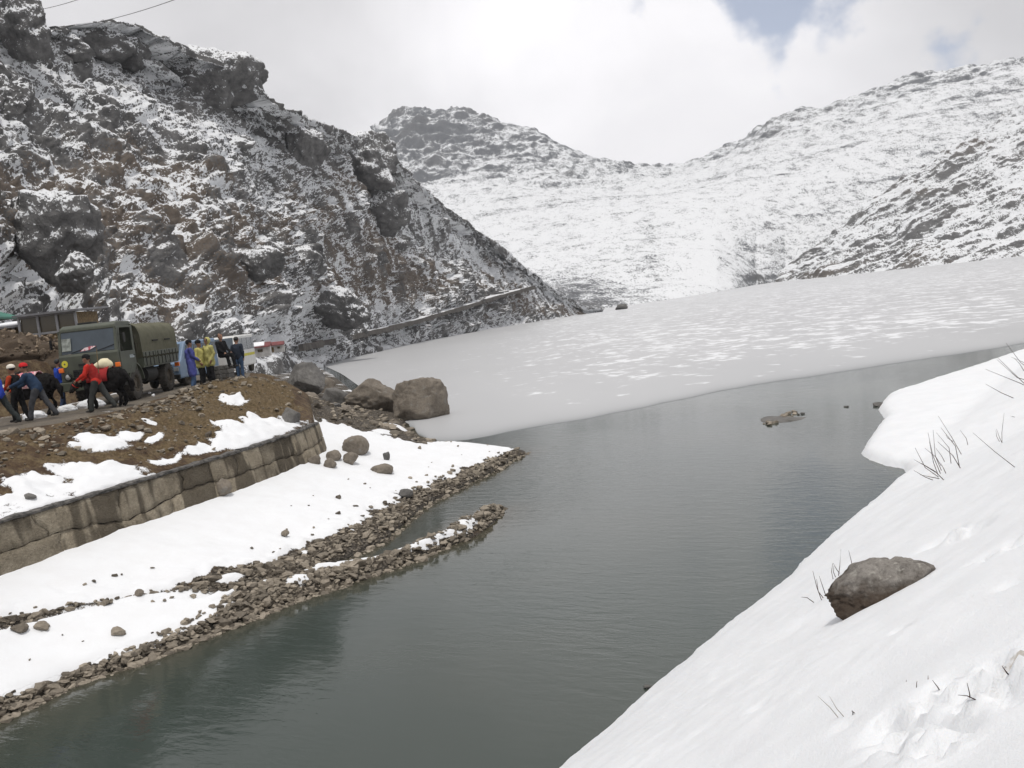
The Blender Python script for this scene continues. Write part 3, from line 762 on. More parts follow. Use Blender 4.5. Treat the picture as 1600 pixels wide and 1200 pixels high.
def normals(P):
    du = np.gradient(P, axis=1); dv = np.gradient(P, axis=0)
    n = np.cross(du, dv); n /= np.linalg.norm(n, axis=-1, keepdims=True) + 1e-9
    n[n[..., 2] < 0] *= -1
    return n
def blur(a, k):
    for ax in (0, 1):
        p = np.concatenate([np.repeat(np.take(a, [0], ax), k, ax), a, np.repeat(np.take(a, [-1], ax), k, ax)], ax)
        c = np.cumsum(p, axis=ax); m = a.shape[ax]
        hi = np.take(c, np.arange(2 * k, 2 * k + m), ax); lo = np.concatenate([np.zeros_like(np.take(c, [0], ax)), np.take(c, np.arange(0, m - 1), ax)], ax)
        a = (hi - lo) / (2 * k + 1)
    return a

# --- left hill
lh = [  # skyline px, py, its distance; foot distance, foot height
    (-330, -230, 88, 34, 5.0), (-200, -130, 96, 40, 5.0), (-60, -62, 104, 50, 4.6), (0, 2, 110, 55, 4.4), (38, 30, 113, 58, 4.2), (68, 62, 117, 61, 4.0), (110, 60, 122, 64, 3.8), (150, 58, 126, 67, 3.6), (205, 66, 130, 72, 3.4),
    (235, 84, 132, 76, 3.2), (265, 100, 136, 80, 3.0), (330, 118, 140, 86, 3.0), (390, 160, 146, 96, 2.9), (425, 182, 152, 106, 2.6), (462, 198, 160, 118, 2.0), (500, 212, 168, 138, 0.4), (545, 222, 182, 158, 0.1),
    (590, 240, 200, 172, 0.0), (640, 292, 222, 196, 0.0), (680, 322, 240, 212, 0.0), (722, 352, 256, 230, 0.0), (790, 405, 275, 256, 0.0), (860, 455, 294, 282, 0.0), (905, 480, 304, 298, 0.0), (940, 489, 312, 309, 0.0)]
cols = []
for px, py, dr, df, fz in lh:
    r = at(px, py, dr); d = ray(px, 540); k = df / d.y
    foot = Vector((d.x * k, df, fz))
    back = r + Vector((-0.25, 0.97, 0)) * 30 + Vector((0, 0, -16))
    under = foot + (foot - r).normalized() * 3; under.z = -2.5
    hor = Vector((r.x - foot.x, r.y - foot.y, 0)); h = r.z - foot.z
    def up_(f, g): return foot + hor * f + Vector((0, 0, h * g))
    cols.append([under, foot, up_(0.30, 0.24), up_(0.68, 0.64), up_(0.93, 0.95), r, back])
P = loft(cols, 1050, 540, [0, 0.03, 0.28, 0.60, 0.83, 0.91, 1.0])
nu = P.shape[1]; nv = P.shape[0]
# arc coordinates: a runs along the dip of the strata (down to the right), b across it
sU = np.cumsum(np.r_[0, np.linalg.norm(np.diff(P[nv // 2], axis=0), axis=1)])[None, :] + 0 * P[..., 0]
sV = np.cumsum(np.concatenate([np.zeros((1, nu)), np.linalg.norm(np.diff(P, axis=0), axis=2)], 0), axis=0)
ang = R(-42)
a_ = sU * math.cos(ang) + sV * math.sin(ang); b_ = -sU * math.sin(ang) + sV * math.cos(ang)
N = normals(P)
fade = sstep(0.0, 0.10, np.linspace(0, 1, nv))[:, None]
tipf = sstep(0, 1, (np.arange(nu)[::-1] / nu) * 5.0)[None, :]         # calmer where the spur runs out
big = fbm(a_ / 34, b_ / 20, 0.3, 4, 101)
rib = fbm(a_ / 22, b_ / 5.0, 1.7, 4, 105, ridged=True)
w1, w1b, id1 = worley(a_ / 11.0 + 0.35 * fbm(a_ / 5, b_ / 5, 0, 3, 150), b_ / 6.2 + 0.35 * fbm(a_ / 5, b_ / 5, 4, 3, 151), 0.5, 111)
slab = np.sqrt(np.clip(1 - (w1 / 0.62) ** 2, 0, 1)) * np.where(id1 > 0.42, id1, 0)
w2, w2b, id2 = worley(a_ / 3.9 + 0.3 * fbm(a_ / 2, b_ / 2, 0, 2, 152), b_ / 2.5, 0.5, 121)
lump = np.sqrt(np.clip(1 - (w2 / 0.6) ** 2, 0, 1)) * np.where(id2 > 0.35, id2, 0)
w3, _, id3 = worley(a_ / 1.35, b_ / 1.0, 0.5, 131)
small = np.sqrt(np.clip(1 - (w3 / 0.6) ** 2, 0, 1)) * np.where(id3 > 0.45, id3, 0)
fine = fbm(a_ / 2.4, b_ / 1.6, 0.9, 5, 141)
disp = 2.6 * big + 0.55 * rib + 2.4 * slab * (0.6 + 0.8 * sstep(-.2, .3, big)) + 0.95 * lump + 0.36 * small + 0.45 * fine
saw_t = b_ / 6.5 + 0.9 * fbm(a_ / 26, b_ / 9, 0.2, 3, 191); saw = saw_t - np.floor(saw_t)
ledge = np.where(saw < 0.82, saw / 0.82, (1 - saw) / 0.18) * (0.4 + 0.9 * sstep(-0.25, 0.3, fbm(a_ / 18, b_ / 12, 6.6, 3, 195)))
disp = disp + 1.25 * ledge - 2.3
P2 = P + N * (disp * fade * (0.22 + 0.78 * tipf))[..., None]
# a slight overhang: blocks lean out to the lake side of the strata
N2 = normals(P2)
hol = blur(disp, 6) - disp                                            # >0 in hollows
hol2 = blur(disp, 20) - disp
streak = fbm(a_ / 20, b_ / 1.6, 2.2, 5, 161)
patch = fbm(sU / 26, sV / 18, 3.1, 4, 171)
gen = fbm(a_ / 3.2, b_ / 0.95, 5.5, 4, 175)
vv = np.linspace(0, 1, nv)[:, None]
snow = 0.66 + 0.75 * (N2[..., 2] - 0.72) + 0.10 * hol + 0.035 * hol2 + 0.55 * streak + 0.14 * patch + 0.25 * gen - 0.13 * slab
snow = snow + 0.10 * sstep(0.5, 0.78, vv) - 0.20 * sstep(0.78, 0.88, vv) + 0.10 * sstep(0.30, 0.08, vv) - 0.10 * sstep(0.2, 0.36, vv) * sstep(0.62, 0.45, vv)
veg = 0.12 + 0.6 * fbm(sU / 30, sV / 16, 7.7, 4, 181) + 0.4 * fbm(a_ / 9, b_ / 2.5, 7.7, 4, 182) + 0.52 * sstep(0.12, 0.3, vv) * sstep(0.70, 0.5, vv) - 0.4 * slab
HILL_P, HILL_N = P2, N2
Qh = grid_quads(nv, nu)
hill = link('rocky_hillside', np_mesh('rocky_hillside', P2.reshape(-1, 3), Qh, {'snow': snow, 'veg': veg}), None, [M['hill']], True)
tag(hill, 'steep dark rocky hillside streaked with snow left of the lake', kind='structure')

# --- far range: basin, peak behind, right ridge
fr = [  # px ; (py, distance) for shore, three slope rows and skyline
    (430, (520, 420), (470, 620), (400, 900), (320, 1200), (250, 1420)),
    (540, (510, 420), (460, 620), (390, 900), (300, 1220), (236, 1460)),
    (580, (505, 400), (455, 620), (385, 900), (290, 1230), (214, 1500)),
    (610, (503, 390), (450, 620), (380, 900), (280, 1240), (186, 1520)),
    (650, (500, 380), (446, 620), (376, 900), (272, 1250), (181, 1530)),
    (690, (498, 370), (442, 620), (370, 900), (268, 1260), (176, 1540)),
    (735, (496, 370), (438, 620), (366, 900), (266, 1260), (181, 1540)),
    (790, (494, 365), (436, 620), (362, 900), (268, 1250), (196, 1530)),
    (835, (492, 362), (434, 620), (358, 900), (276, 1240), (203, 1520)),
    (870, (489, 360), (430, 615), (352, 890), (284, 1220), (224, 1500)),
    (920, (485, 362), (425, 610), (346, 880), (290, 1180), (244, 1470)),
    (965, (480, 376), (420, 600), (340, 870), (294, 1140), (252, 1440)),
    (990, (477, 386), (416, 600), (336, 870), (296, 1120), (264, 1420)),
    (1030, (471, 405), (412, 600), (334, 870), (295, 1100), (266, 1390)),
    (1070, (464, 440), (408, 610), (330, 870), (290, 1090), (261, 1370)),
    (1120, (456, 500), (404, 640), (324, 870), (278, 1080), (243, 1340)),
    (1180, (446, 640), (398, 730), (316, 880), (258, 1070), (212, 1300)),
    (1225, (438, 700), (390, 770), (306, 890), (240, 1060), (186, 1270)),
    (1255, (434, 705), (386, 775), (302, 890), (232, 1050), (180, 1250)),
    (1300, (430, 710), (380, 780), (294, 890), (220, 1040), (170, 1230)),
    (1360, (424, 715), (370, 785), (280, 890), (200, 1030), (146, 1200)),
    (1430, (416, 720), (358, 790), (262, 890), (178, 1020), (122, 1170)),
    (1510, (408, 725), (344, 795), (244, 890), (158, 1010), (107, 1140)),
    (1600, (398, 730), (328, 800), (222, 890), (140, 1000), (99, 1110)),
    (1700, (388, 735), (312, 800), (200, 890), (120, 990), (72, 1080)),
    (1850, (370, 740), (290, 800), (170, 890), (90, 980), (30, 1060))]
cols = []
for row in fr:
    px = row[0]; pts = [at(px, py, d) for py, d in row[1:]]
    pts[0].z = min(pts[0].z, 0.0) - 0.3
    sh0 = Vector((pts[0].x * 0.97, pts[0].y * 0.97, -4.0))
    back = pts[-1] + Vector((pts[-1].x * 0.12, pts[-1].y * 0.12, -60))
    cols.append([sh0] + pts + [back])
P = loft(cols, 760, 400, [0, 0.03, 0.24, 0.48, 0.72, 0.93, 1.0])
nv, nu = P.shape[:2]
N = normals(P)
x, y, z = P[..., 0], P[..., 1], P[..., 2]
vv = np.linspace(0, 1, nv)[:, None]
fade = sstep(0.02, 0.14, vv)
pxs = np.interp(np.arange(nu), [0, nu - 1], [0, 1])[None, :]
crag = sstep(0.58, 0.80, vv) * np.clip(1.15 - np.abs(x + 130) / 260, 0, 1) + 0.55 * sstep(0.72, 0.92, vv) * sstep(150, 420, x)
crag = crag + 0.8 * np.exp(-((x - 190) / 90) ** 2 - ((y - 1330) / 140) ** 2) * 0.6
n1 = fbm(x / 120, y / 120, z / 70, 5, 201); rg = fbm(x / 60, y / 60, z / 30, 5, 205, ridged=True)
w, wb, wi = worley(x / 26, y / 26, z / 14, 211)
lum = np.sqrt(np.clip(1 - (w / 0.6) ** 2, 0, 1)) * np.where(wi > 0.5, wi, 0)
fn = fbm(x / 14, y / 30, z / 12, 4, 215)
disp = fade * (9 * n1 * (0.5 + crag) + 11 * np.clip(crag, 0, 1) * rg + (0.3 + 6 * crag) * lum + (0.5 + 2.4 * crag) * fn)
P2 = P + N * disp[..., None]; N2 = normals(P2)
hol = blur(disp, 4) - disp
# ledges and old tracks running level across the basin
led = fbm(x / 150, y / 190, z / 6.0, 4, 221)
spk = fbm(x / 12, y / 30, z / 10, 5, 225)
snow = 0.64 + 0.8 * (N2[..., 2] - 0.88) + 0.020 * hol - 0.08 * np.clip(crag, 0, 1) - 0.35 * np.clip(led - 0.2, 0, 1) + 0.18 * spk
near = sstep(720, 430, y) * sstep(0.19, 0.07, x / np.maximum(y, 1))
snow = snow - 0.40 * near
snow = snow - 0.09 * np.exp(-((x - 0.165 * y + 0.05 * 60 * fbm(y / 60, 0, 0, 3, 231)) / 9.0) ** 2) * sstep(0.70, 0.45, vv)   # gully
snow = snow + 0.14 * np.exp(-((x / np.maximum(y, 1) - 0.235) / 0.035) ** 2) * sstep(860, 620, y)
veg = 0.25 + 0.6 * n1 + 0.3 * near
far = link('far_mountains', np_mesh('far_mountains', P2.reshape(-1, 3), grid_quads(nv, nu), {'snow': snow, 'veg': veg}), None, [M['far']], True)
tag(far, 'snow covered basin and rocky peaks beyond the lake', kind='structure')

# --- right spur
sp = [(1172, 446, 712, 705), (1200, 438, 714, 690), (1235, 418, 716, 668), (1262, 396, 718, 650), (1292, 372, 722, 630), (1340, 336, 726, 612), (1400, 292, 732, 592), (1450, 258, 738, 580), (1520, 212, 746, 562), (1600, 165, 756, 543), (1700, 110, 768, 520), (1850, 30, 780, 480)]
cols = []
for px, py, dr, df in sp:
    r = at(px, py, dr); d = ray(px, 420); k = df / d.y
    foot = Vector((d.x * k, df, -0.3)); under = foot * 0.985; under.z = -5
    hor = Vector((r.x - foot.x, r.y - foot.y, 0)); h = r.z - foot.z
    cols.append([under, foot, foot + hor * 0.3 + Vector((0, 0, h * 0.27)), foot + hor * 0.7 + Vector((0, 0, h * 0.70)), r, r + Vector((20, 60, -14))])
P = loft(cols, 460, 300, [0, 0.03, 0.32, 0.66, 0.92, 1.0])
nv, nu = P.shape[:2]; N = normals(P); x, y, z = P[..., 0], P[..., 1], P[..., 2]
vv = np.linspace(0, 1, nv)[:, None]; fade = sstep(0.0, 0.1, vv) * sstep(0, 0.12, np.linspace(0, 1, nu))[None, :]
n1 = fbm(x / 50, y / 50, z / 40, 5, 301)
# gullies run down to the left-hand shore
sU = np.cumsum(np.r_[0, np.linalg.norm(np.diff(P[nv // 2], axis=0), axis=1)])[None, :] + 0 * x
sV = np.cumsum(np.concatenate([np.zeros((1, nu)), np.linalg.norm(np.diff(P, axis=0), axis=2)], 0), axis=0)
a_ = sU * math.cos(R(33)) + sV * math.sin(R(33)); b_ = -sU * math.sin(R(33)) + sV * math.cos(R(33))
gul = fbm(a_ / 90, b_ / 15, 0.5, 4, 305, ridged=True)
w, wb, wi = worley(a_ / 16, b_ / 10, 0.5, 311)
lum = np.sqrt(np.clip(1 - (w / 0.6) ** 2, 0, 1)) * np.where(wi > 0.5, wi, 0)
fn = fbm(x / 8, y / 8, z / 6, 4, 315)
disp = fade * (5 * n1 + 3.0 * gul + 1.5 * lum + 1.3 * fn)
P2 = P + N * disp[..., None]; N2 = normals(P2)
hol = blur(disp, 4) - disp
edge_u = np.exp(-((sV - sV[-30:].max(0)[None, :] * 0.9) / 14.0) ** 2)
band = fbm(a_ / 80, b_ / 7, 3.3, 4, 321)
snow = 0.76 + 0.9 * (N2[..., 2] - 0.85) + 0.045 * hol + 0.55 * band + 0.22 * fbm(x / 6, y / 6, z / 4, 4, 325) - 0.26 * edge_u * (0.6 + band) - 0.05 * sstep(0.75, 0.95, vv) - 0.10 * sstep(0.25, 0.05, vv)
veg = 0.35 + 0.8 * n1 + 0.3 * band
spur = link('right_spur', np_mesh('right_spur', P2.reshape(-1, 3), grid_quads(nv, nu), {'snow': snow, 'veg': veg}), None, [M['spur']], True)
tag(spur, 'snowy spur with dark gullies on the right lake shore', kind='structure')

# --- the ground under everything, out to the horizon
gb = MB(); gb.add([(-1480, -110, -8), (1480, -110, -8), (1480, 1830, -8), (-1480, 1830, -8)], [(0, 1, 2, 3)])
gr = gb.build('valley_ground', plain('valley_ground', (0.25, 0.25, 0.25), 0.9, var=0.3, scale=0.01)); tag(gr, 'valley floor beneath the lake and hills', kind='structure')
# ------------------------------------------------------------------ boulders
_ico = {}
def ico(sub):
    if sub not in _ico:
        bm = bmesh.new(); bmesh.ops.create_icosphere(bm, subdivisions=sub, radius=1.0)
        bm.verts.ensure_lookup_table()
        _ico[sub] = (np.array([v.co[:] for v in bm.verts]), np.array([[v.index for v in f.verts] for f in bm.faces])); bm.free()
    return _ico[sub]
def rock_mesh(name, seed, dims, sub=4, cuts=9, rough=0.06, lo=0.45, hi=0.86, shape=None, pw=1.0):
    """a ball cut by random planes, roughened; dims = full width, depth, height; base a little below 0"""
    rs = np.random.RandomState(seed); v, f = ico(sub); v = v.copy()
    v = np.sign(v) * np.abs(v) ** pw
    for k in range(cuts):
        n = rs.normal(size=3); n /= np.linalg.norm(n); d = rs.uniform(lo, hi)
        t = np.maximum(v @ n - d, 0)[:, None]; v = v - n * t * 0.93
    o = rs.uniform(0, 50)
    nr = v / (np.linalg.norm(v, axis=1, keepdims=True) + 1e-9)
    v = v + nr * (rough * 1.6 * fbm(v[:, 0] * 1.6 + o, v[:, 1] * 1.6, v[:, 2] * 1.6, 3, seed) + rough * 0.8 * fbm(v[:, 0] * 5 + o, v[:, 1] * 5, v[:, 2] * 5, 4, seed + 3))[:, None]
    if shape is not None: v = shape(v)
    mn, mx = v.min(0), v.max(0)
    v = (v - (mn + mx) / 2) / (mx - mn) * np.array(dims)
    v[:, 2] += dims[2] * 0.5
    return np_mesh(name, v, f)
def boulder(label, px, py, z, wpx, hpx, seed, mat, depth=0.8, name='boulder', rz=0.0, sink=0.15, dist=None, cat='boulder', **kw):
    if py > 700 and dist is None: p = hit(px, py); p.z = ground_z(p.x, p.y)
    else: p = gz(px, py, z) if dist is None else at(px, py, dist)
    s = p.y / F
    h = hpx * s * (1 + sink)
    o = link(name, rock_mesh(name, seed, (wpx * s, wpx * s * depth, h), **kw), None, [M[mat]], True)
    o.location = (p.x, p.y + wpx * s * depth * 0.35, p.z - h * sink); o.rotation_euler = (0, 0, rz)
    tag(o, label, cat)
    return o
boulder('largest brown boulder standing in the frozen lake edge, its left face cut sheer', 658, 656, 0.0, 90, 66, 2, 'brown_rock', 0.75, sink=0.12, cuts=8, lo=0.66, sub=5, pw=0.66)
boulder('brown boulder leaning against the largest one, snow lying on its sloping side', 586, 655, 0.02, 92, 64, 15, 'brown_rock', 0.8, cuts=8, sub=5, sink=0.1,
        shape=lambda v: np.stack([v[:, 0], v[:, 1], v[:, 2] * (0.62 + 0.38 * np.clip(v[:, 0] + 0.5, -0.6, 1))], -1))
boulder('tall dark grey boulder behind the end of the earth bank', 474, 614, 1.4, 68, 50, 27, 'grey_rock', 0.8, sink=0.2, cuts=7, sub=5)
boulder('flat topped grey slab boulder with snow piled on its left', 524, 634, 1.0, 50, 30, 31, 'grey_rock', 0.8, sink=0.2, lo=0.5, cuts=10)
boulder('reddish brown boulder at the foot of the tall dark grey one', 482, 642, 1.75, 34, 32, 36, 'brown_rock', 0.9, sink=0.3)
boulder('olive brown rock poking up behind the flat grey slab', 506, 614, 0.7, 36, 26, 41, 'brown_rock', 0.9, sink=0.3)
boulder('low brown rock in front of the flat grey slab', 517, 645, 1.3, 30, 16, 43, 'grey_rock', 0.9, sink=0.3)
boulder('rounded brown rock beside a white snow ramp', 540, 650, 0.9, 26, 19, 47, 'brown_rock', 0.9, sink=0.3)
boulder('small olive rock at the ice edge behind the snow ramp', 553, 628, 0.1, 26, 14, 49, 'brown_rock', 0.9, sink=0.3)
boulder('broad earthy hump of rock beside the end of the wall', 520, 668, 1.75, 60, 22, 53, 'brown_rock', 1.0, sink=0.5)
boulder('round rusty brown boulder sitting on the snow past the wall', 556, 715, 0.62, 43, 29, 59, 'brown_rock', 0.9, sink=0.12, cuts=6, lo=0.7)
boulder('smooth round stone resting low on the snow beside the wall corner', 516, 736, 0.85, 21, 15, 61, 'brown_rock', 1.0, sink=0.2, cuts=4, lo=0.75)
boulder('rounded stone touching the wall corner', 522, 725, 0.95, 24, 16, 63, 'brown_rock', 1.0, sink=0.2, cuts=5, lo=0.7)
boulder('pale wedge of stone against the wall foot at its end', 490, 728, 1.2, 22, 13, 65, 'brown_rock', 1.0, sink=0.3)
boulder('brown angular rock just below the round rusty boulder', 548, 732, 0.75, 26, 20, 67, 'brown_rock', 1.0, sink=0.2)
boulder('small upright pointed rock on the snow', 605, 725, 0.5, 11, 13, 71, 'grey_rock', 1.0, sink=0.2)
boulder('flat brown slab sunk in the snow', 596, 744, 0.5, 38, 17, 73, 'brown_rock', 1.1, sink=0.4)
boulder('big pale stone at the foot of the cracked wall', 341, 781, 1.15, 42, 27, 77, 'brown_rock', 0.7, sink=0.15, cuts=6)
boulder('pale stone at the waterline before the largest boulder', 612, 670, 0.1, 26, 13, 81, 'brown_rock', 0.9, sink=0.3)
boulder('smaller pale stone lying in front of the ice', 616, 679, 0.1, 20, 12, 83, 'brown_rock', 0.9, sink=0.3)
boulder('dark jutting rock in the turf at the tip of the bank', 452, 655, 3.0, 32, 24, 87, 'grey_rock', 0.9, sink=0.5)
boulder('low dark rock embedded above the bank end', 430, 600, 3.7, 26, 10, 89, 'grey_rock', 0.9, sink=0.5)
boulder('squared grey stone on the lower snow lobe', 29, 998, 0.6, 27, 13, 91, 'stone', 0.9, name='stone', cat='stone')
boulder('mossy flat stone on the lower snow lobe', 64, 994, 0.62, 25, 14, 93, 'stone', 0.9, name='stone', cat='stone')
boulder('rounded stone above the lower snow lobe near the water', 184, 1003, 0.42, 22, 13, 95, 'stone', 0.9, name='stone', cat='stone')
boulder('rust coloured stone in the shingle line', 218, 945, 0.75, 14, 11, 97, 'brown_rock', 0.9, name='stone', cat='stone')
boulder('lone dark stone on the upper snow slope', 446, 846, 0.62, 13, 11, 99, 'stone', 0.9, name='stone', cat='stone')
boulder('grey stone on the snow above the coping of the wall', 46, 785, 2.72, 18, 10, 101, 'grey_rock', 0.9, name='stone', cat='stone')
boulder('grey block at the upper rim of the shingle', 634, 780, 0.45, 24, 15, 103, 'grey_rock', 0.9, name='stone', cat='stone')
boulder('black rock low on the far shingle shore', 972, 483, 0.1, 20, 9, 105, 'grey_rock', 0.9, sink=0.3)

# the boulder on the right bank: blunt on the left, drawn out to the right
def seal(v):
    x = (v[:, 0] + 1) / 2
    w_ = np.interp(x, [0, .12, .35, .55, .8, 1.0], [0.62, 0.85, 1.0, 0.95, 0.62, 0.12])
    return np.stack([v[:, 0] * 1.05, v[:, 1], np.where(v[:, 2] > 0, v[:, 2] * np.interp(x, [0, .1, .3, .45, .7, 1.0], [0.35, 0.62, 0.92, 1.0, 0.93, 0.8]), v[:, 2])], -1)
bp = bank_point(1392, 930)
s_ = bp.y / F
o = link('boulder', rock_mesh('bank_boulder', 205, (190 * s_, 132 * s_, 128 * s_), sub=6, cuts=8, lo=0.72, rough=0.085, shape=seal, pw=0.8), None, [M['bank_rock']], True)
o.location = (bp.x + 12 * s_, bp.y + 40 * s_, bp.z - 80 * s_); o.rotation_euler = (R(2), R(-3), R(-6))
tag(o, 'lichened dark boulder half buried in the smooth snow bank', 'boulder')

# outcrops on the left hill
def outcrop(label, px, py, dist, wpx, hpx, seed, depth=0.8, ry=0.0, **kw):
    p = at(px, py, dist); s = dist / F
    me = rock_mesh('rock_outcrop', seed, (wpx * s * 1.1, wpx * s * depth, hpx * s * 1.28), sub=5, rough=0.12, **kw)
    nv_ = len(me.vertices); nn = np.zeros(nv_ * 3); me.vertices.foreach_get('normal', nn); nn = nn.reshape(-1, 3); cc_ = np.zeros(nv_ * 3); me.vertices.foreach_get('co', cc_); cc_ = cc_.reshape(-1, 3)
    cs, sn_ = math.cos(ry), math.sin(ry); nz_ = nn[:, 2] * cs - nn[:, 0] * sn_
    sa = 0.47 + 0.6 * (nz_ - 0.45) + 0.35 * fbm(cc_[:, 0] / 2.2 + seed, cc_[:, 1] / 2.2, cc_[:, 2] / 1.0, 4, seed)
    for nm_, ar in (('snow', sa), ('veg', np.full(nv_, 0.05))):
        a_t = me.attributes.new(nm_, 'FLOAT', 'POINT'); a_t.data.foreach_set('value', ar.astype(np.float32))
    o = link('rock_outcrop', me, None, [M['hill']], True)
    o.location = (p.x, p.y + wpx * s * depth * 0.25, p.z - hpx * s * 0.24); o.rotation_euler = (0, ry, 0); tag(o, label, 'outcrop')
    return o
outcrop('big rounded rock dome with a sheer right face on the skyline', 322, 160, 138, 142, 84, 11, 0.9, R(6), cuts=5, lo=0.66, pw=0.75)
outcrop('small round rock knob beside the big skyline dome', 234, 118, 133, 46, 52, 12, 0.9, cuts=4)
outcrop('dark hooded crag on the falling skyline', 474, 252, 156, 62, 68, 13, 0.9, R(10), cuts=6)
outcrop('broad blocky crag lowest on the falling skyline', 555, 275, 184, 110, 72, 14, 0.9, R(14), cuts=9)
outcrop('layered crag at the top left corner of the hill', 20, 75, 106, 90, 84, 16, 0.9, R(12), cuts=9)
outcrop('dark sheer cliff slab above the hut', 72, 420, 66, 130, 120, 17, 0.7, R(8), cuts=6, lo=0.6)
outcrop('black rock below the sheer cliff slab', 108, 446, 62, 56, 52, 18, 0.9, R(12), cuts=5)
outcrop('dark tilted slab above the lakeside track', 505, 500, 140, 110, 55, 19, 0.7, R(24), cuts=6, lo=0.55)
outcrop('grey crag halfway up the slope above the lake', 585, 350, 186, 80, 60, 21, 0.8, R(22), cuts=8)
outcrop('long dark ledge crossing the middle of the slope', 205, 330, 112, 150, 34, 22, 0.5, R(24), cuts=8)
outcrop('pale rounded crag in the middle of the slope', 322, 345, 118, 60, 40, 23, 0.8, R(10), cuts=8)
outcrop('broken crag in the middle above the dark tilted slab', 400, 430, 112, 70, 46, 24, 0.8, R(12), cuts=8)
outcrop('dark block at the left edge of the hill', 5, 190, 96, 70, 70, 25, 0.8, R(6), cuts=8)

outcrop('low snowy knob at the left end of the ridge crest', 96, 84, 119, 74, 40, 61, 0.9, R(8), cuts=7)
outcrop('broad snowy knob in the middle of the ridge crest', 158, 84, 124, 90, 42, 62, 0.9, R(4), cuts=7)
outcrop('rounded knob just left of the small round knob', 202, 98, 128, 52, 44, 63, 0.9, R(6), cuts=6)
# ------------------------------------------------------------------ stones of the shore
def hull_mesh(name, seed, n=16, sc=(1, 0.75, 0.5)):
    rs = np.random.RandomState(seed); bm = bmesh.new()
    for k in range(n):
        v = rs.normal(size=3); v /= np.linalg.norm(v); v *= rs.uniform(0.8, 1.0)
        v = np.sign(v) * np.abs(v) ** 0.75
        bm.verts.new((v[0] * sc[0] * .5, v[1] * sc[1] * .5, v[2] * sc[2] * .5))
    r = bmesh.ops.convex_hull(bm, input=bm.verts)
    bmesh.ops.delete(bm, geom=[g for g in r['geom_interior'] if isinstance(g, bmesh.types.BMVert)], context='VERTS')
    bmesh.ops.recalc_face_normals(bm, faces=bm.faces)
    me = bpy.data.meshes.new(name); bm.to_mesh(me); bm.free(); return me
STONES = [hull_mesh('stone', 500 + k, 13 + k % 4, (1, random.uniform(.6, .9), random.uniform(.35, .7))) for k in range(14)]
for me in STONES: me.materials.append(M['stone'])
_sv = []
for me in STONES:
    v = np.zeros(len(me.vertices) * 3); me.vertices.foreach_get('co', v)
    _sv.append((v.reshape(-1, 3), np.array([p.vertices[:] for p in me.polygons])))
def scatter_line(line, wid, n, rs, spread=1.0):
    line = np.asarray(line); seg = np.hypot(*(line[1:] - line[:-1]).T); wm = (np.asarray(wid)[1:] + np.asarray(wid)[:-1]) / 2
    pr = seg * wm; pr = pr / pr.sum(); out = []
    for i in rs.choice(len(seg), n, p=pr):
        t = rs.rand(); p = line[i] * (1 - t) + line[i + 1] * t; w_ = (wid[i] * (1 - t) + wid[i + 1] * t) * spread
        a = rs.uniform(-1, 1); nrm = np.array([-(line[i + 1] - line[i])[1], (line[i + 1] - line[i])[0]]) / seg[i]
        out.append(p + nrm * a * w_ + rs.normal(size=2) * 0.05)
    return out
rs = np.random.RandomState(77)
cand = []
for p in scatter_line(GM, GMW, 2300, rs, 1.1): cand.append((p[0], p[1], rs.choice([.10, .14, .18, .24, .32], p=[.34, .30, .20, .11, .05])))
for p in scatter_line(GS, GSW, 2300, rs, 0.85): cand.append((p[0], p[1], rs.choice([.10, .14, .18, .24, .34], p=[.34, .30, .20, .11, .05])))
# loose ones thrown on the snow, and the rubble past the wall
for p in scatter_line(GM, [max(x, .5) for x in GMW], 520, rs, 3.4): cand.append((p[0], p[1], rs.choice([.07, .11, .17, .24], p=[.4, .3, .2, .1])))
for k in range(1500):
    y = rs.uniform(34.5, 62); x = rs.uniform(-16, -1.5)
    cand.append((x, y, rs.choice([.14, .22, .34, .55], p=[.45, .32, .17, .06])))
for k in range(9000):
    x = rs.uniform(-17, -6.5); y = rs.uniform(18, 37)
    cand.append((x, y, -rs.choice([.09, .14, .21, .32], p=[.42, .3, .19, .09])))
for p in scatter_line(WATER[1:12], [.22] * 11, 700, rs, 1.0): cand.append((p[0], p[1], rs.choice([.09, .14, .2, .28], p=[.4, .3, .2, .1])))
ax_, ay_, sz_ = np.array([c[0] for c in cand]), np.array([c[1] for c in cand]), np.array([c[2] for c in cand])
upm = inside(ax_, ay_, UPPER); rdm = inside(ax_, ay_, ROADSIDE); lnd = inside(ax_, ay_, LAND); dE_ = poly_dist(ax_, ay_, E_LINE); dU_ = poly_dist(ax_, ay_, U_LINE); dW_ = poly_dist(ax_, ay_, WATER)
clump = fbm(ax_ / 1.1, ay_ / 1.1, 0, 3, 801)
stones = []
for i, (x, y, s0) in enumerate(cand):
    if s0 < 0:     # stones in the earth bank: mostly in drifts under the road edge
        if not upm[i] or rdm[i] or dU_[i] < 0.25: continue
        if field_at(SSN, x, y) > 0.45 and rs.rand() > 0.04: continue
        pk = 0.75 * math.exp(-dE_[i] / 1.3) * (0.35 + (clump[i] > 0.05)) * (0.4 + (x < -9.5)) + 0.05 + 0.25 * (x < -12.5)
        if rs.rand() > pk: continue
        s0 = -s0
    else:
        if rdm[i]: continue
        if not lnd[i] and dW_[i] > 0.22: continue
        if upm[i] and y < 45: continue
        if y > 34.5 and lnd[i] and field_at(SSN, x, y) > 0.5 and rs.rand() > 0.10: continue
        if y <= 34.5 and field_at(SSN, x, y) > 0.62 and rs.rand() > 0.22: continue
    stones.append((x, y, s0 * rs.uniform(0.8, 1.2)))
stones.sort(key=lambda q: -q[2] / q[1] if -0.60 * q[1] < q[0] else 0)
stuffV, stuffF, nb_ = [], [], 0
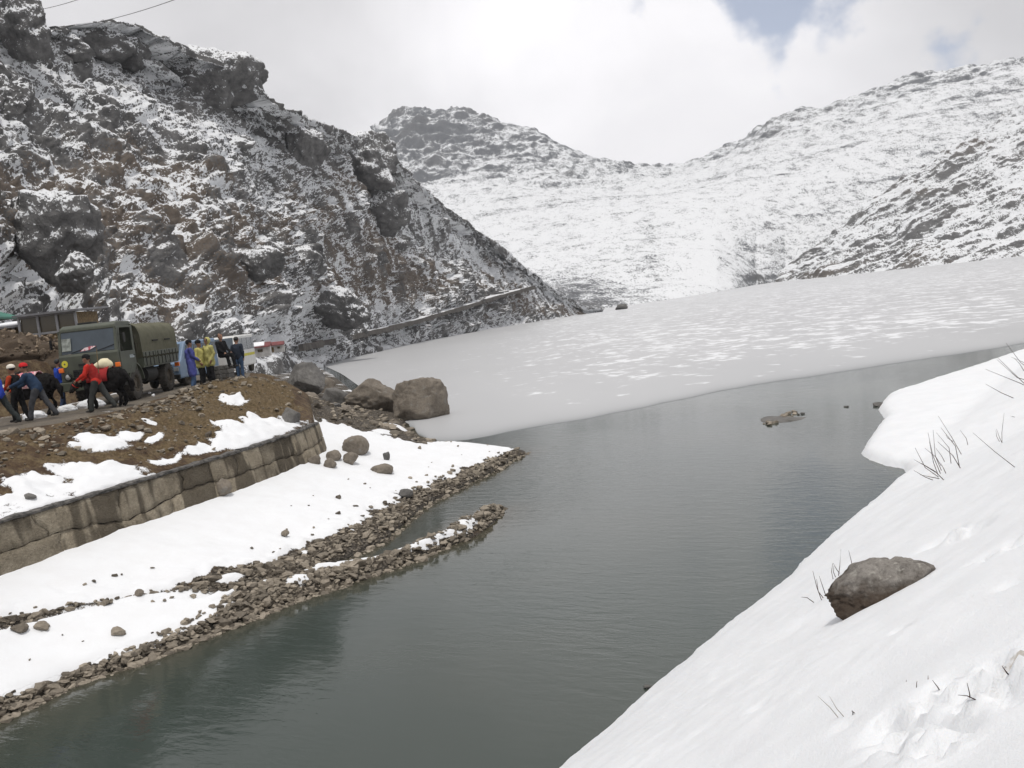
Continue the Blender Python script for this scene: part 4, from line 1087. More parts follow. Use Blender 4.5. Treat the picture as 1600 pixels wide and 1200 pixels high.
for i, (x, y, s0) in enumerate(stones):
    k = rs.randint(len(STONES)); zz = ground_z(x, y); rot = (rs.uniform(-.35, .35), rs.uniform(-.35, .35), rs.uniform(0, 6.28))
    if i < 290:
        o = bpy.data.objects.new('stone', STONES[k]); COL.objects.link(o); o.parent = shore
        o.location = (x, y, max(zz, -0.04) + s0 * 0.12); o.scale = (s0, s0, s0); o.rotation_euler = rot
    else:
        Mx = np.array(Matrix.LocRotScale(Vector((x, y, max(zz, -0.03) + s0 * 0.12)), __import__('mathutils').Euler(rot), Vector((s0,) * 3)))
        v, f = _sv[k]; stuffV.append(v @ Mx[:3, :3].T + Mx[:3, 3]); stuffF.append(f + nb_); nb_ += len(v)
def mat_shingle():
    t = T('small_shingle'); g = t.n('ShaderNodeNewGeometry'); r = g.outputs['Random Per Island']; n = t.noise(t.obj(), 16, 5, 0.7)
    c = t.mix(r, (0.085, 0.072, 0.057), (0.40, 0.35, 0.28)); c = t.mix(t.rng(n, 0.3, 0.7, 0.0, 0.45), c, (0.08, 0.067, 0.052))
    return t.bsdf(c, 0.88, t.bump(n, 0.7, 0.03), Specular_IOR_Level=0.25)
M['shingle'] = mat_shingle()
sh = link('shingle', np_mesh('shingle', np.concatenate(stuffV), np.concatenate([f for f in stuffF])), shore, [M['shingle']], False)
tag(sh, None, kind='stuff')

# the stone islet in the open water
pi = gz(1222, 654, 0.0)
isl = empty('stone_islet', (pi.x, pi.y, -0.1)); tag(isl, 'low islet of dark stones breaking the open water', 'islet')
mm = rock_mesh('gravel_bed', 901, (2.1, 2.4, 0.26), sub=4, cuts=3); link('gravel_bed', mm, isl, [M['grey_rock']], True).location = (0.0, 0.0, -0.08)
for k in range(26):
    t = rs.uniform(-1, 1); s0 = rs.uniform(.22, .6) * (1.1 - 0.4 * abs(t))
    o = bpy.data.objects.new('stone', STONES[rs.randint(14)]); COL.objects.link(o); o.parent = isl
    o.location = (t * 1.0, t * 1.15 + rs.uniform(-.5, .5), 0.06 + rs.uniform(0.0, .09)); o.scale = (s0, s0, s0 * .8); o.rotation_euler = (rs.uniform(-.3, .3), rs.uniform(-.3, .3), rs.uniform(0, 6))
for lab, px, py, w_ in [('tiny dark stone alone in the water beyond the islet', 1322, 636, 9), ('flat dark stone tucked under the far snow cape', 1372, 634, 22), ('dark stone tip beside the islet', 1254, 647, 9), ('black stone at the tip of the shingle spit', 782, 797, 10), ('dark rock edge showing under the near snow bank', 1012, 1075, 16)]:
    p = gz(px, py, 0.0); s = p.y / F
    o = link('stone', hull_mesh('stone', px, 16), None, [M['grey_rock']], False); o.location = (p.x, p.y, 0.02); o.scale = (w_ * s,) * 3; tag(o, lab, 'stone')

# ------------------------------------------------------------------ the retaining wall
def wall_pts(line):
    l = np.asarray(line, float); s = np.r_[0, np.cumsum(np.hypot(*(l[1:] - l[:-1]).T))]
    def P(q):
        x = np.interp(q, s, l[:, 0]); y = np.interp(q, s, l[:, 1]); e = 0.25
        tx = np.interp(q + e, s, l[:, 0]) - np.interp(q - e, s, l[:, 0]); ty = np.interp(q + e, s, l[:, 1]) - np.interp(q - e, s, l[:, 1]); n = math.hypot(tx, ty) + 1e-9
        return np.array([x, y]), np.array([ty / n, -tx / n])
    return P, s[-1]
wallr = empty('retaining_wall', (WALL[2][0], WALL[2][1], 1.2)); tag(wallr, 'cracked stone retaining wall with a dark coping below the earth bank', 'wall')
wo_ = np.array([WALL[2][0], WALL[2][1], 1.2])
Pw, LW = wall_pts(WALL)
rs = np.random.RandomState(5)
ZT, ZB = 2.60, 0.95
def face(q, z, off):
    p, n = Pw(q); k = 0.10 + 0.16 * (ZT - z) + off
    return np.array([p[0] + n[0] * k, p[1] + n[1] * k, z])
def crackz(q): return 1.98 + 0.20 * float(fbm(np.array([q / 2.6]), 0.0, 0.0, 3, 61)[0]) + 0.07 * float(fbm(np.array([q / 0.35]), 3.0, 0.0, 3, 62)[0])
def vcrack(i, q0, z): return q0 + 0.20 * float(fbm(np.array([z / 0.5]), i * 3.7, 0.0, 3, 63)[0])
for course in (0, 1):
    cuts = [0.0]
    while cuts[-1] < LW - 1.6: cuts.append(cuts[-1] + rs.uniform(1.0, 2.3))
    cuts[-1] = LW
    for i in range(len(cuts) - 1):
        nx, nz = 12, 6; off = rs.uniform(0.0, 0.035); V_, F_ = [], []
        for layer in (0, 1):
            for a in range(nx + 1):
                for b in range(nz + 1):
                    zt = b / nz; qa = a / nx
                    qm = cuts[i] + (cuts[i + 1] - cuts[i]) * qa
                    cz = crackz(qm)
                    z0, z1 = ((cz + 0.010, ZT) if course else (ZB, cz - 0.010))
                    z = z0 + (z1 - z0) * zt
                    ql = vcrack(i + course * 50, cuts[i], z) + 0.008 if i else cuts[i]; qr = vcrack(i + 1 + course * 50, cuts[i + 1], z) - 0.008 if i < len(cuts) - 2 else cuts[i + 1]
                    q = ql + (qr - ql) * qa
                    edge = (a in (0, nx)) or (b in (0, nz))
                    d = (off + 0.028 * float(perlin(np.array([q * 3.1]), z * 3.1, 0.0, 8)[0]) - (0.014 if edge else 0)) if layer == 0 else -0.20
                    V_.append(face(q, z, d) - wo_)
        st = (nx + 1) * (nz + 1)
        def I(l, a, b): return l * st + a * (nz + 1) + b
        for a in range(nx):
            for b in range(nz): F_.append((I(0, a, b), I(0, a + 1, b), I(0, a + 1, b + 1), I(0, a, b + 1)))
        ring = [(a, 0) for a in range(nx)] + [(nx, b) for b in range(nz)] + [(a, nz) for a in range(nx, 0, -1)] + [(0, b) for b in range(nz, 0, -1)]
        for k in range(len(ring)):
            (a, b), (c, d) = ring[k], ring[(k + 1) % len(ring)]
            F_.append((I(1, a, b), I(1, c, d), I(0, c, d), I(0, a, b)))
        o = link('stone_panel', np_mesh('stone_panel', V_, F_), wallr, [M['wall']], True)
# the end of the wall turns back into the bank
pe, ne = Pw(LW); te = np.array([-ne[1], ne[0]])
for k, (z0, z1) in enumerate([(0.9, 1.55), (1.56, 2.1), (2.11, 2.6)]):
    b = MB(); q = []
    for z in (z0, z1):
        kk = 0.115 + 0.16 * (ZT - z)
        for (u, w_) in ((0.0, kk), (0.28 + 0.32 * (ZT - z) * .6, kk * .6), (0.35, -1.5), (-0.3, -1.5)):
            q.append((pe[0] + te[0] * u + ne[0] * w_ - wo_[0], pe[1] + te[1] * u + ne[1] * w_ - wo_[1], z - wo_[2]))
    b.add(q, [(3, 2, 1, 0), (4, 5, 6, 7), (0, 1, 5, 4), (1, 2, 6, 5), (2, 3, 7, 6), (3, 0, 4, 7)])
    b.build('corner_stone', M['wall'], wallr, bevel=0.03)
# dark core behind the joints, and the coping
def ribbon(q0, q1, n, prof, jit=0.0, seed=0):
    V_ = []; m = len(prof)
    for a in range(n + 1):
        q = q0 + (q1 - q0) * a / n; p, nn = Pw(q)
        for j, (k, z) in enumerate(prof):
            jj = jit * float(perlin(np.array([q * 2.3]), j * 5.1, 0.0, seed)[0])
            V_.append((p[0] + nn[0] * (k + jj) - wo_[0], p[1] + nn[1] * (k + jj) - wo_[1], z + jj * 0.9 - wo_[2]))
    F_ = [(a * m + j, a * m + (j + 1) % m, (a + 1) * m + (j + 1) % m, (a + 1) * m + j) for a in range(n) for j in range(m)]
    return V_, F_
v, f = ribbon(0, LW - 0.02, 60, [(0.06, 2.55), (0.30, 0.9), (-0.3, 0.9), (-0.3, 2.55)])
link('core', np_mesh('core', v, f), wallr, [M['core']], False)
q0 = 0.0
while q0 < LW - 0.4:
    q1 = min(LW + 0.05, q0 + rs.uniform(1.6, 2.6))
    v, f = ribbon(q0 + .006, q1 - .006, 26, [(0.14, 2.605), (0.15, 2.655), (0.10, 2.68), (-0.20, 2.685), (-0.22, 2.60)], 0.06, int(q0 * 10))
    link('coping_stone', np_mesh('coping_stone', v, f), wallr, [M['coping']], False)
    q0 = q1

# ------------------------------------------------------------------ dead shrubs and straws
def twig_mesh(name, stems, seed):
    """stems: (base, tip, radius); drawn slightly bent, some forked"""
    r_ = np.random.RandomState(seed); b = MB()
    for p, q, r in stems:
        p, q = Vector(p), Vector(q); k = (q - p).length
        mid = (p + q) / 2 + Vector(r_.normal(size=3)) * k * 0.05
        b.tube([p, mid, q], [r, r * .8, r * .35], 5)
    return b
def sprig(label, name, base_px, lines, rpx=0.7, mat='twig', cat='shrub', group=None):
    """each line: foot and tip in photo pixels; stands on the bank at the foot's place"""
    b0 = bank_point(*base_px); stems = []
    for k, (x0, y0, x1, y1) in enumerate(lines):
        f_ = bank_point(x0, y0); d = ray(x1, y1)
        yy = f_.y + RNG.uniform(-.03, .03) * f_.y * 0.3
        tip = CPOS + d * (yy / d.y)
        f2 = f_ - (tip - f_) * 0.08
        stems.append((f2 - b0, tip - b0, rpx * b0.y / F))
    o = twig_mesh(name, stems, base_px[0]).build(name, M[mat], None, loc=b0)
    tag(o, label, cat, group); return o
sprig('leafless bush of many bare stems at the cape notch', 'bare_bush', (1460, 742), [(1468, 745, 1430, 700), (1462, 738, 1428, 718), (1466, 742, 1452, 690), (1470, 740, 1450, 676), (1468, 748, 1438, 742), (1472, 735, 1458, 672), (1470, 728, 1445, 700), (1485, 725, 1463, 676), (1500, 732, 1465, 690), (1478, 740, 1470, 724), (1476, 722, 1462, 700),
       (1498, 730, 1470, 668), (1502, 710, 1466, 650), (1512, 696, 1500, 672), (1490, 690, 1478, 680), (1458, 750, 1428, 735), (1474, 750, 1440, 724)], 0.6)
sprig('few dark bare stems sprouting beside the buried boulder', 'bare_bush', (1290, 940), [(1284, 938, 1270, 892), (1287, 934, 1276, 905), (1290, 930, 1280, 900), (1302, 905, 1301, 880), (1310, 900, 1314, 858), (1312, 896, 1302, 880), (1332, 888, 1326, 860), (1272, 942, 1252, 933), (1306, 902, 1303, 884)], 0.75)
sprig('long arching bare branches leaning over the top of the bank', 'bare_bush', (1606, 606), [(1640, 640, 1560, 560), (1640, 622, 1540, 577), (1630, 600, 1558, 562), (1640, 590, 1580, 558), (1620, 585, 1572, 536), (1600, 580, 1585, 560), (1584, 622, 1540, 600)], 0.6)
sprig('thin forked stems above the bank\'s faint crease', 'bare_bush', (1566, 694), [(1566, 692, 1557, 670), (1566, 692, 1569, 645), (1562, 690, 1556, 672), (1586, 652, 1578, 650)], 0.5)
sprig('single long straw lying across the snow below the crease', 'dry_straw', (1586, 730), [(1586, 730, 1520, 676)], 0.6, 'twig', 'straw')
sprig('longer slanting pale straw poking from the smooth snow', 'dry_straw', (1310, 1122), [(1310, 1122, 1278, 1088)], 0.6, 'straw', 'straw')
sprig('straight pale straw poking from the smooth snow', 'dry_straw', (1319, 1120), [(1319, 1120, 1296, 1088)], 0.6, 'straw', 'straw')
sprig('short black forked twig near the pale straws', 'broken_twig', (1333, 1118), [(1332, 1119, 1331, 1111), (1337, 1117, 1331, 1110)], 0.9, cat='twig')
sprig('upright black twig crossing a flat one on the trampled snow', 'broken_twig', (1516, 1097), [(1516, 1097, 1511, 1067)], 1.1, cat='twig')
sprig('flat black twig lying behind the upright one on the trampled snow', 'broken_twig', (1525, 1094), [(1525, 1094, 1497, 1086)], 1.1, cat='twig')
sprig('bent black twig standing left of the crossed twigs', 'broken_twig', (1470, 1080), [(1470, 1082, 1457, 1063)], 1.1, cat='twig')
sprig('thick dark twig beside the dirty snow', 'broken_twig', (1577, 1055), [(1577, 1055, 1566, 1041)], 1.5, cat='twig')
for lb, x0, y0, x1, y1 in (('shortest', 1416, 1068, 1416, 1062), ('middle and palest', 1432, 1074, 1433, 1064), ('tallest', 1450, 1067, 1450, 1055)):
    sprig(lb + ' of three tiny upright stubs left of the bent black twig', 'grass_stub', (x0, y0), [(x0, y0, x1, y1)], 0.7, cat='twig', group='stubs in the snow')
# dry turf blades on the earth bank: one mass
rs = np.random.RandomState(31); V_, F_ = [], []
k = 0
while k < 15000:
    x, y = rs.uniform(-15, -6.3), rs.uniform(19, 43)
    k += 1
    if field_at(STF, x, y) + rs.uniform(-.4, .4) < 0.5 or field_at(SSN, x, y) > 0.4: continue
    if not (inside(np.array([x]), np.array([y]), UPPER)[0]): continue
    z = ground_z(x, y); h = rs.uniform(.05, .16); a = rs.uniform(0, 6.28); lx_, ly_ = rs.normal(size=2) * .06 + np.array([.02, -.03]); w_ = 0.008
    b = len(V_); V_ += [(x - w_ * math.cos(a), y - w_ * math.sin(a), z - .02), (x + w_ * math.cos(a), y + w_ * math.sin(a), z - .02), (x + lx_, y + ly_, z + h)]; F_.append((b, b + 1, b + 2))
tf = link('dry_turf', np_mesh('dry_turf', V_, F_), None, [M['straw']], False); tag(tf, 'brown dry grass on the earth bank', 'grass', kind='stuff')
# a rod dropped on the snow above the wall
b = MB(); p0, p1 = gz(80, 757, 2.95), gz(132, 722, 3.2); b.tube([p0, p1], 0.018, 6)
tag(b.build('fallen_pole', M['twig']), 'thin dark pole lying on the snow above the wall', 'pole')
# ------------------------------------------------------------------ lakeside track cut into the hill
_hp = HILL_P.reshape(-1, 3) - np.array(CPOS)
_dep = _hp @ np.array(CF); _hx = 800 + F * (_hp @ np.array(CR)) / _dep; _hy = 600 - F * (_hp @ np.array(CU)) / _dep
def hill_point(px, py, r=4):
    m = (np.abs(_hx - px) < r) & (np.abs(_hy - py) < r) & (_dep > 10)
    if not m.any(): return at(px, py, 200)
    d = _hp[m][:, 1].min(); return at(px, py, float(d))
tp = [hill_point(a, b, 6) for a, b in [(470, 541), (520, 531), (565, 522), (610, 512), (650, 502), (690, 490), (725, 480), (760, 469), (800, 457), (835, 448)]]
ty = np.array([p.y for p in tp]); ty = np.maximum.accumulate(ty); k_ = np.polyfit(np.arange(len(ty)), ty, 2); ty = np.polyval(k_, np.arange(len(ty))) - 0.6
tp = [at(a, b, float(y)) for (a, b), y in zip([(470, 541), (520, 531), (565, 522), (610, 512), (650, 502), (690, 490), (725, 480), (760, 469), (800, 457), (835, 448)], ty)]
root = empty('track_wall', tp[0]); tag(root, 'long low stone wall carrying the track along the hill foot', 'wall')
o0 = Vector(tp[0])
rs = np.random.RandomState(3)
def mat_trackwall():
    t = T('track_wall_stone'); p = t.pos(); n = t.noise(p, 1.2, 6, 0.65); v = t.vor(p, 1.6, 'F1', 1)
    return t.bsdf(t.mix(n, t.mix(t.sep(v)[0], (0.055, 0.05, 0.046), (0.16, 0.15, 0.14)), (0.11, 0.10, 0.09)), 0.9, t.bump(n, .8, .1), Specular_IOR_Level=.2)
M['track'] = mat_trackwall(); M['snow_plain'] = plain('packed_snow', (0.82, 0.83, 0.85), 0.7, var=0.04, scale=4, bump=0.3)
for i in range(len(tp) - 1):
    n = 5
    for j in range(n):
        a = tp[i].lerp(tp[i + 1], j / n) - o0; b_ = tp[i].lerp(tp[i + 1], (j + 1) / n) - o0
        t = (b_ - a); t.z = 0; t.normalize(); nn = Vector((t.y, -t.x, 0)); h = rs.uniform(.15, .38); dz = Vector((0, 0, h))
        g = MB(); w_ = nn * 0.35; dn = Vector((0, 0, -.45 - rs.rand() * .35))
        g.add([a + w_ + dn, b_ + w_ + dn, b_ + w_ + dz, a + w_ + dz, a - w_ + dn, b_ - w_ + dn, b_ - w_ + dz, a - w_ + dz], [(0, 1, 2, 3), (7, 6, 5, 4), (3, 2, 6, 7), (0, 4, 5, 1), (1, 5, 6, 2), (0, 3, 7, 4)])
        g.build('wall_section', M['track'], root)
v_, f_ = [], []
for i, p in enumerate(tp):
    t = (tp[min(i + 1, len(tp) - 1)] - tp[max(i - 1, 0)]); t.z = 0; t.normalize(); nn = Vector((-t.y, t.x, 0))
    for k in (0.2, 4.2): v_.append(tuple(p - o0 + nn * k + Vector((0, 0, 0.12 if k < 1 else 0.3))))
for i in range(len(tp) - 1): f_.append((2 * i, 2 * i + 2, 2 * i + 3, 2 * i + 1))
link('track_bed', np_mesh('track_bed', v_, f_), root, [M['snow_plain']], True)

# ------------------------------------------------------------------ hut on the terrace, with its rubble heap
M['frame_grey'] = plain('grey_frame_paint', (0.30, 0.30, 0.31), 0.6, var=0.2, scale=5)
M['plank'] = plain('raw_plank', (0.16, 0.11, 0.05), 0.8, var=0.45, scale=9, bump=0.5)
M['hut_glass'] = mat_glass('hut_glass', (0.055, 0.045, 0.028), 0.15)
M['tin'] = plain('tin_roof', (0.19, 0.19, 0.20), 0.5, 0.4, var=0.3, scale=2)
M['green_tin'] = plain('green_tin_roof', (0.045, 0.19, 0.14), 0.5, var=0.3, scale=2)
M['red_tin'] = plain('red_tin_roof', (0.19, 0.045, 0.045), 0.6, var=0.35, scale=2)
hd = 43.0
h0 = at(36, 545, hd); h1 = at(124, 535, hd); hw = h1.x - h0.x; hz0 = 6.0; hz1 = at(80, 489, hd).z
hut = empty('tea_hut', ((h0.x + h1.x) / 2, hd, hz0)); tag(hut, 'small hut walled with framed windows behind the rubble heap', 'hut')
H = hz1 - hz0
b = MB(); b.box((0, 1.35, H / 2 - .4), (hw - .16, 2.4, H + .7)); b.build('inner_wall', M['plank'], hut)
for i in range(4):
    x = -hw / 2 + hw * i / 3
    b = MB(); b.box((x, 0, H / 2 - .5), (.10, .10, H + 1.0)); b.build('post', M['frame_grey'], hut, bevel=.01)
for z in (H - .06, H * .55, H * .08):
    b = MB(); b.box((0, 0.003, z), (hw + .04, .085, .10)); b.build('rail', M['frame_grey'], hut, bevel=.01)
for i in range(3):
    for j, (z0, z1) in enumerate(((H * .08, H * .55), (H * .55, H - .06))):
        b = MB(); b.box((-hw / 2 + hw * (i + .5) / 3, 0.07, (z0 + z1) / 2), (hw / 3 - .1, .012, z1 - z0 - .1)); b.build('pane', M['hut_glass'] if j else M['plank'], hut)
b = MB(); b.box((0.15, 1.2, H + .06), (hw + .45, 3.2, .09), rx=R(2)); b.build('roof', M['tin'], hut)
ax0 = at(-40, 505, hd); ax1 = at(34, 500, hd); aw = ax1.x - ax0.x
ann = empty('low_shed', ((ax0.x + ax1.x) / 2, hd + .6, hz0)); tag(ann, 'low shed with snow on its roof beside the window hut', 'shed')
HA = at(10, 508, hd).z - hz0
b = MB(); b.box((0, 1.2, HA / 2 - .4), (aw - .3, 2.0, HA + .6)); b.build('wall', M['plank'], ann)
for i in range(4):
    b = MB(); b.box((-aw / 2 + .1 + (aw - .3) * i / 3, .1, HA / 2 - .4), (.09, .09, HA + .7)); b.build('post', M['frame_grey'], ann)
b = MB(); b.box((0, 1.0, HA + .0), (aw, 2.8, .08), rx=R(4)); rf = b.build('roof', M['tin'], ann)
b = MB(); b.box((0, 1.0, HA + .10), (aw - .06, 2.7, .12), rx=R(4)); b.build('snow_cover', M['snow_plain'], rf, bevel=.05)
p = at(-96, 492, 47); g = MB(); g.prism([(-2.4, 0), (2.2, 0), (2.2, .1), (0, .9), (-2.4, .1)], 0, 3, 'y'); gs = empty('roadside_shop', (p.x, 47, 6.0)); tag(gs, 'shop with a green roof corner showing behind the shed', 'shop')
b = MB(); b.box((0, 1.5, .9), (4.2, 2.8, 1.9)); b.build('wall', M['plank'], gs); rr = g.build('roof', M['green_tin'], gs); rr.location = (0.3, 0, p.z - 6.0 - .5)
# rubble heap
M['heap'] = mat_rock('heap_earth', (0.06, 0.04, 0.027), (0.20, 0.15, 0.105), 4.5)
hp = at(12, 552, 38.5)
heap = empty('rubble_heap', (hp.x - 1.2, 38.5, 5.4)); tag(heap, 'brown heap of broken stones before the window hut', 'heap')
hm = rock_mesh('heap_core', 606, (8.0, 4.6, 3.0), sub=5, cuts=3, rough=.16); hc = link('heap_core', hm, heap, [M['heap']], True); hc.location = (0, 0, -1.55); hc.scale = (1.15, 1.25, 1.18)
hv = np.array([v.co[:] for v in hm.vertices]); hn = np.array([v.normal[:] for v in hm.vertices])
sel = np.where((hn[:, 2] > .15))[0]; rs = np.random.RandomState(8)
M['heap_stone'] = mat_rock('heap_stone', (0.085, 0.06, 0.042), (0.30, 0.24, 0.175), 5.0, spread=.5)
heapst = [hull_mesh('stone', 700 + k, 14) for k in range(6)]
for me in heapst: me.materials.append(M['heap_stone'])
for k in range(560):
    c = hv[rs.choice(sel)]
    if c[1] > 0.7: continue
    s0 = rs.choice([.14, .2, .28, .4], p=[.35, .35, .22, .08])
    o = bpy.data.objects.new('stone', heapst[rs.randint(6)]); COL.objects.link(o); o.parent = heap
    o.location = (c[0] * 1.15 + rs.normal() * .1, c[1] * 1.25 + rs.normal() * .1, c[2] * 1.18 - 1.55 + s0 * .1); o.scale = (s0,) * 3; o.rotation_euler = tuple(rs.uniform(0, 6, 3))

# ------------------------------------------------------------------ shacks farther along the shore
M['white_wall'] = plain('whitewash', (0.55, 0.54, 0.52), 0.8, var=0.2)
def shack(label, px, py, d, wpx, hpx, roof, snow):
    p = at(px, py, d); s = d / F; w_, h_ = wpx * s, hpx * s
    r = empty('lakeside_shack', p, R(12)); tag(r, label, 'shack')
    b = MB(); b.box((0, 1.1, h_ * .3), (w_ * .94, 2.0, h_ * .9)); b.build('wall', M['white_wall'], r)
    b = MB(); b.box((-w_ * .2, .07, h_ * .25), (w_ * .12, .06, h_ * .55)); b.build('door', M['plank'], r)
    b = MB(); b.box((w_ * .15, .07, h_ * .42), (w_ * .16, .06, h_ * .25)); b.build('window', M['hut_glass'], r)
    b = MB(); b.prism([(-.35, h_ * .72), (-.35, h_ * .80), (1.1, h_ * 1.15), (2.5, h_ * .80), (2.5, h_ * .72), (1.1, h_ * 1.06)], -w_ / 2, w_ / 2, 'x'); rf = b.build('roof', M[roof], r)
    if snow:
        b = MB(); b.prism([(-.2, h_ * .84), (-.2, h_ * .90), (1.1, h_ * 1.22), (1.1, h_ * 1.16)], -w_ * .42, w_ * .30, 'x'); b.build('snow_patch', M['snow_plain'], rf)
    return r
shack('long red roofed shack by the shore with snow on its eaves', 400, 556, 72, 48, 17, 'red_tin', True)
shack('small red roofed shack at the start of the track', 432, 549, 84, 26, 13, 'red_tin', False)

# ------------------------------------------------------------------ power cables over the ridge
for lab, a, c, sag in [('upper power cable strung over the ridge top', at(20, 20, 132), at(330, -100, 70), 1.2), ('lower power cable strung over the ridge top', at(38, 47, 132), at(420, -62, 74), 1.4)]:
    pts = []
    for k in range(25):
        t = k / 24; q = a.lerp(c, t); q.z -= sag * 4 * t * (1 - t); pts.append(q)
    tag(MB().tube(pts, 0.035, 5).build('power_cable', M['cable'], smooth=True), lab, 'cable')

# ------------------------------------------------------------------ masonry blocks at the road edge
for lab, px0, px1, py0, py1, sd in [('left squared grey stone block on the road edge beside the yellow raincoats', 331, 346, 574, 600, 1), ('right squared grey stone block on the road edge under the seated person', 347, 361, 573, 600, 2)]:
    p = gz((px0 + px1) / 2, py1, ROAD_Z - .05); s = p.y / F
    r = empty('parapet_block', p, R(-8)); tag(r, lab, 'parapet')
    W_, H_ = (px1 - px0) * s, (py1 - py0) * s * 1.05
    b = MB(); b.box((0, .27, H_ / 2 - .05), (W_ * .9, .46, H_ * .96)); b.build('core', M['core'], r)
    rr = np.random.RandomState(sd); z = -0.08
    while z < H_ - .05:
        hh = rr.uniform(.13, .2); x = -W_ / 2
        while x < W_ / 2 - .02:
            ww = min(rr.uniform(.16, .3), W_ / 2 - x)
            b = MB(); b.box((x + ww / 2, .25 + rr.uniform(-.015, .015), z + hh / 2), (ww - .014, .52, hh - .014)); b.build('stone', M['grey_rock'], r, bevel=.02)
            x += ww
        z += hh

# ------------------------------------------------------------------ vehicles
M['army'] = plain('olive_paint', (0.062, 0.070, 0.050), 0.55, var=0.22, scale=2.5)
M['army_dark'] = plain('dark_chassis', (0.012, 0.012, 0.011), 0.75, var=0.3)
M['canvas'] = mat_cloth('olive_canvas', (0.125, 0.122, 0.086))
M['canvas_dark'] = mat_cloth('dark_olive_canvas', (0.045, 0.043, 0.03))  # a darker olive tone, used for the hem and the snorkel pipe
M['tyre'] = plain('dusty_rubber', (0.055, 0.050, 0.043), 0.9, var=0.35, scale=6, bump=0.4)
M['rim'] = plain('dusty_rim', (0.075, 0.062, 0.045), 0.8, var=0.5, scale=7)
M['glass'] = mat_glass('windscreen', (0.035, 0.045, 0.055), 0.06)
M['dark'] = plain('dark_inside', (0.008, 0.008, 0.009), 0.9)
M['amber'] = plain('amber_lens', (0.75, 0.16, 0.02), 0.3, var=0.15)
M['lamp'] = plain('lamp_lens', (0.35, 0.36, 0.36), 0.15, var=0.1)
M['yellow'] = plain('yellow_paint', (0.55, 0.50, 0.04), 0.6, var=0.12)
M['white_paint'] = plain('white_paint', (0.62, 0.62, 0.60), 0.35, var=0.08)
M['blue_paint'] = plain('pale_blue_paint', (0.16, 0.24, 0.36), 0.4, var=0.12)
M['red_cloth'] = mat_cloth('red_cloth', (0.45, 0.10, 0.13), (0.75, 0.6, 0.62), 7)
M['plate'] = plain('number_plate', (0.75, 0.50, 0.03), 0.5, var=0.1)
def wheel(parent, c, r, w_, side, tread=True):
    """axis along x; side = +1 for the outer face towards +x"""
    e = empty('wheel', c); e.parent = parent
    b = MB(); h = w_ / 2
    b.lathe([(r * .56, h * .9), (r * .66, h), (r * .90, h * .92), (r * .985, h * .66), (r, h * .3), (r, -h * .3), (r * .985, -h * .66), (r * .90, -h * .92), (r * .66, -h), (r * .56, -h * .9)], (0, 0, 0), (side, 0, 0), 40)
    if tread:
        for k in range(26):
            a = 2 * math.pi * k / 26
            for sx in (-.5, .5):
                b.box((sx * h, math.cos(a + sx * .12) * r * .992, math.sin(a + sx * .12) * r * .992), (h * .78, r * .12, r * .07), rx=a + math.pi / 2)
    b.build('tyre', M['tyre'], e, smooth=False)
    b = MB(); b.lathe([(r * .57, h * .86), (r * .53, h * .80), (r * .50, h * .35), (r * .30, h * .22), (r * .24, h * .55), (r * .12, h * .62), (0.001, h * .62)], (0, 0, 0), (side, 0, 0), 32)
    for k in range(8):
        a = 2 * math.pi * k / 8; b.tube([(side * h * .25, math.cos(a) * r * .38, math.sin(a) * r * .38), (side * h * .42, math.cos(a) * r * .38, math.sin(a) * r * .38)], r * .045, 6)
    b.build('rim', M['rim'], e, smooth=False)
    return e
fp = gz(217, 623.5, ROAD_Z + .02); best = None
for a in np.linspace(-20, 25, 181):
    q = Vector((fp.x + math.sin(R(a)) * 3.6, fp.y + math.cos(R(a)) * 3.6, ROAD_Z)); v = q - CPOS
    e = abs(800 + F * v.dot(CR) / v.dot(CF) - 268)
    if best is None or e < best[0]: best = (e, a)
ta = R(best[1])
# local frame: x to the truck's left flank (seen), y backwards
trc = fp + Vector((math.sin(ta), math.cos(ta), 0)) * 1.8 + Vector((-math.cos(ta), math.sin(ta), 0)) * 0.93
truck = empty('army_truck', (trc.x, trc.y, ROAD_Z + .02), -ta); truck.scale = (.88, 1, 1)
tag(truck, 'olive green army truck with a canvas covered bed', 'truck')
W2 = 1.12
FY = -3.2
def cabx(z): return W2 - 0.10 * max(0, (z - 1.75)) / 1.0
def cabf(z): return FY + 0.02 + (0.20 * max(0, z - 1.72))
b = MB()   # chassis
for x in (-.45, .45): b.box((x, 0, .86), (.14, 6.0, .22))
for y in (-1.8, 1.8): b.tube([(-.95, y, .54), (.95, y, .54)], .09, 10); b.ball((0, y, .54), .2, 8)
for y in (-2.9, -.6, .9, 2.8): b.box((0, y, .86), (.9, .12, .16))
b.box((0, -.3, .70), (.4, 2.6, .2)); b.build('chassis', M['army_dark'], truck)
b = MB(); b.prism([(FY, .88), (FY, 1.72), (cabf(1.80), 1.80), (cabf(1.80) + .12, 1.80), (FY + .14, 1.6), (FY + .14, .88)], -W2 + .02, W2 - .02, 'x'); b.build('front_panel', M['army'], truck, bevel=.03)
b = MB(); b.box((0, -2.3, .92), (2 * W2 - .1, 1.7, .10)); b.box((0, -1.58, 1.75), (2 * W2 - .08, .06, 1.75)); b.build('cab_back', M['army'], truck)
b = MB(); b.prism([(cabf(2.52), 2.52), (cabf(2.52) + .02, 2.66), (-2.7, 2.75), (-1.56, 2.74), (-1.54, 2.62), (-1.7, 2.58), (-2.8, 2.56)], -cabx(2.6), cabx(2.6), 'x'); roof = b.build('cab_roof', M['army'], truck, bevel=.04)
b = MB(); b.box((-.3, -2.2, 2.79), (.55, .5, .07)); b.build('roof_hatch', M['army_dark'], roof, bevel=.02)
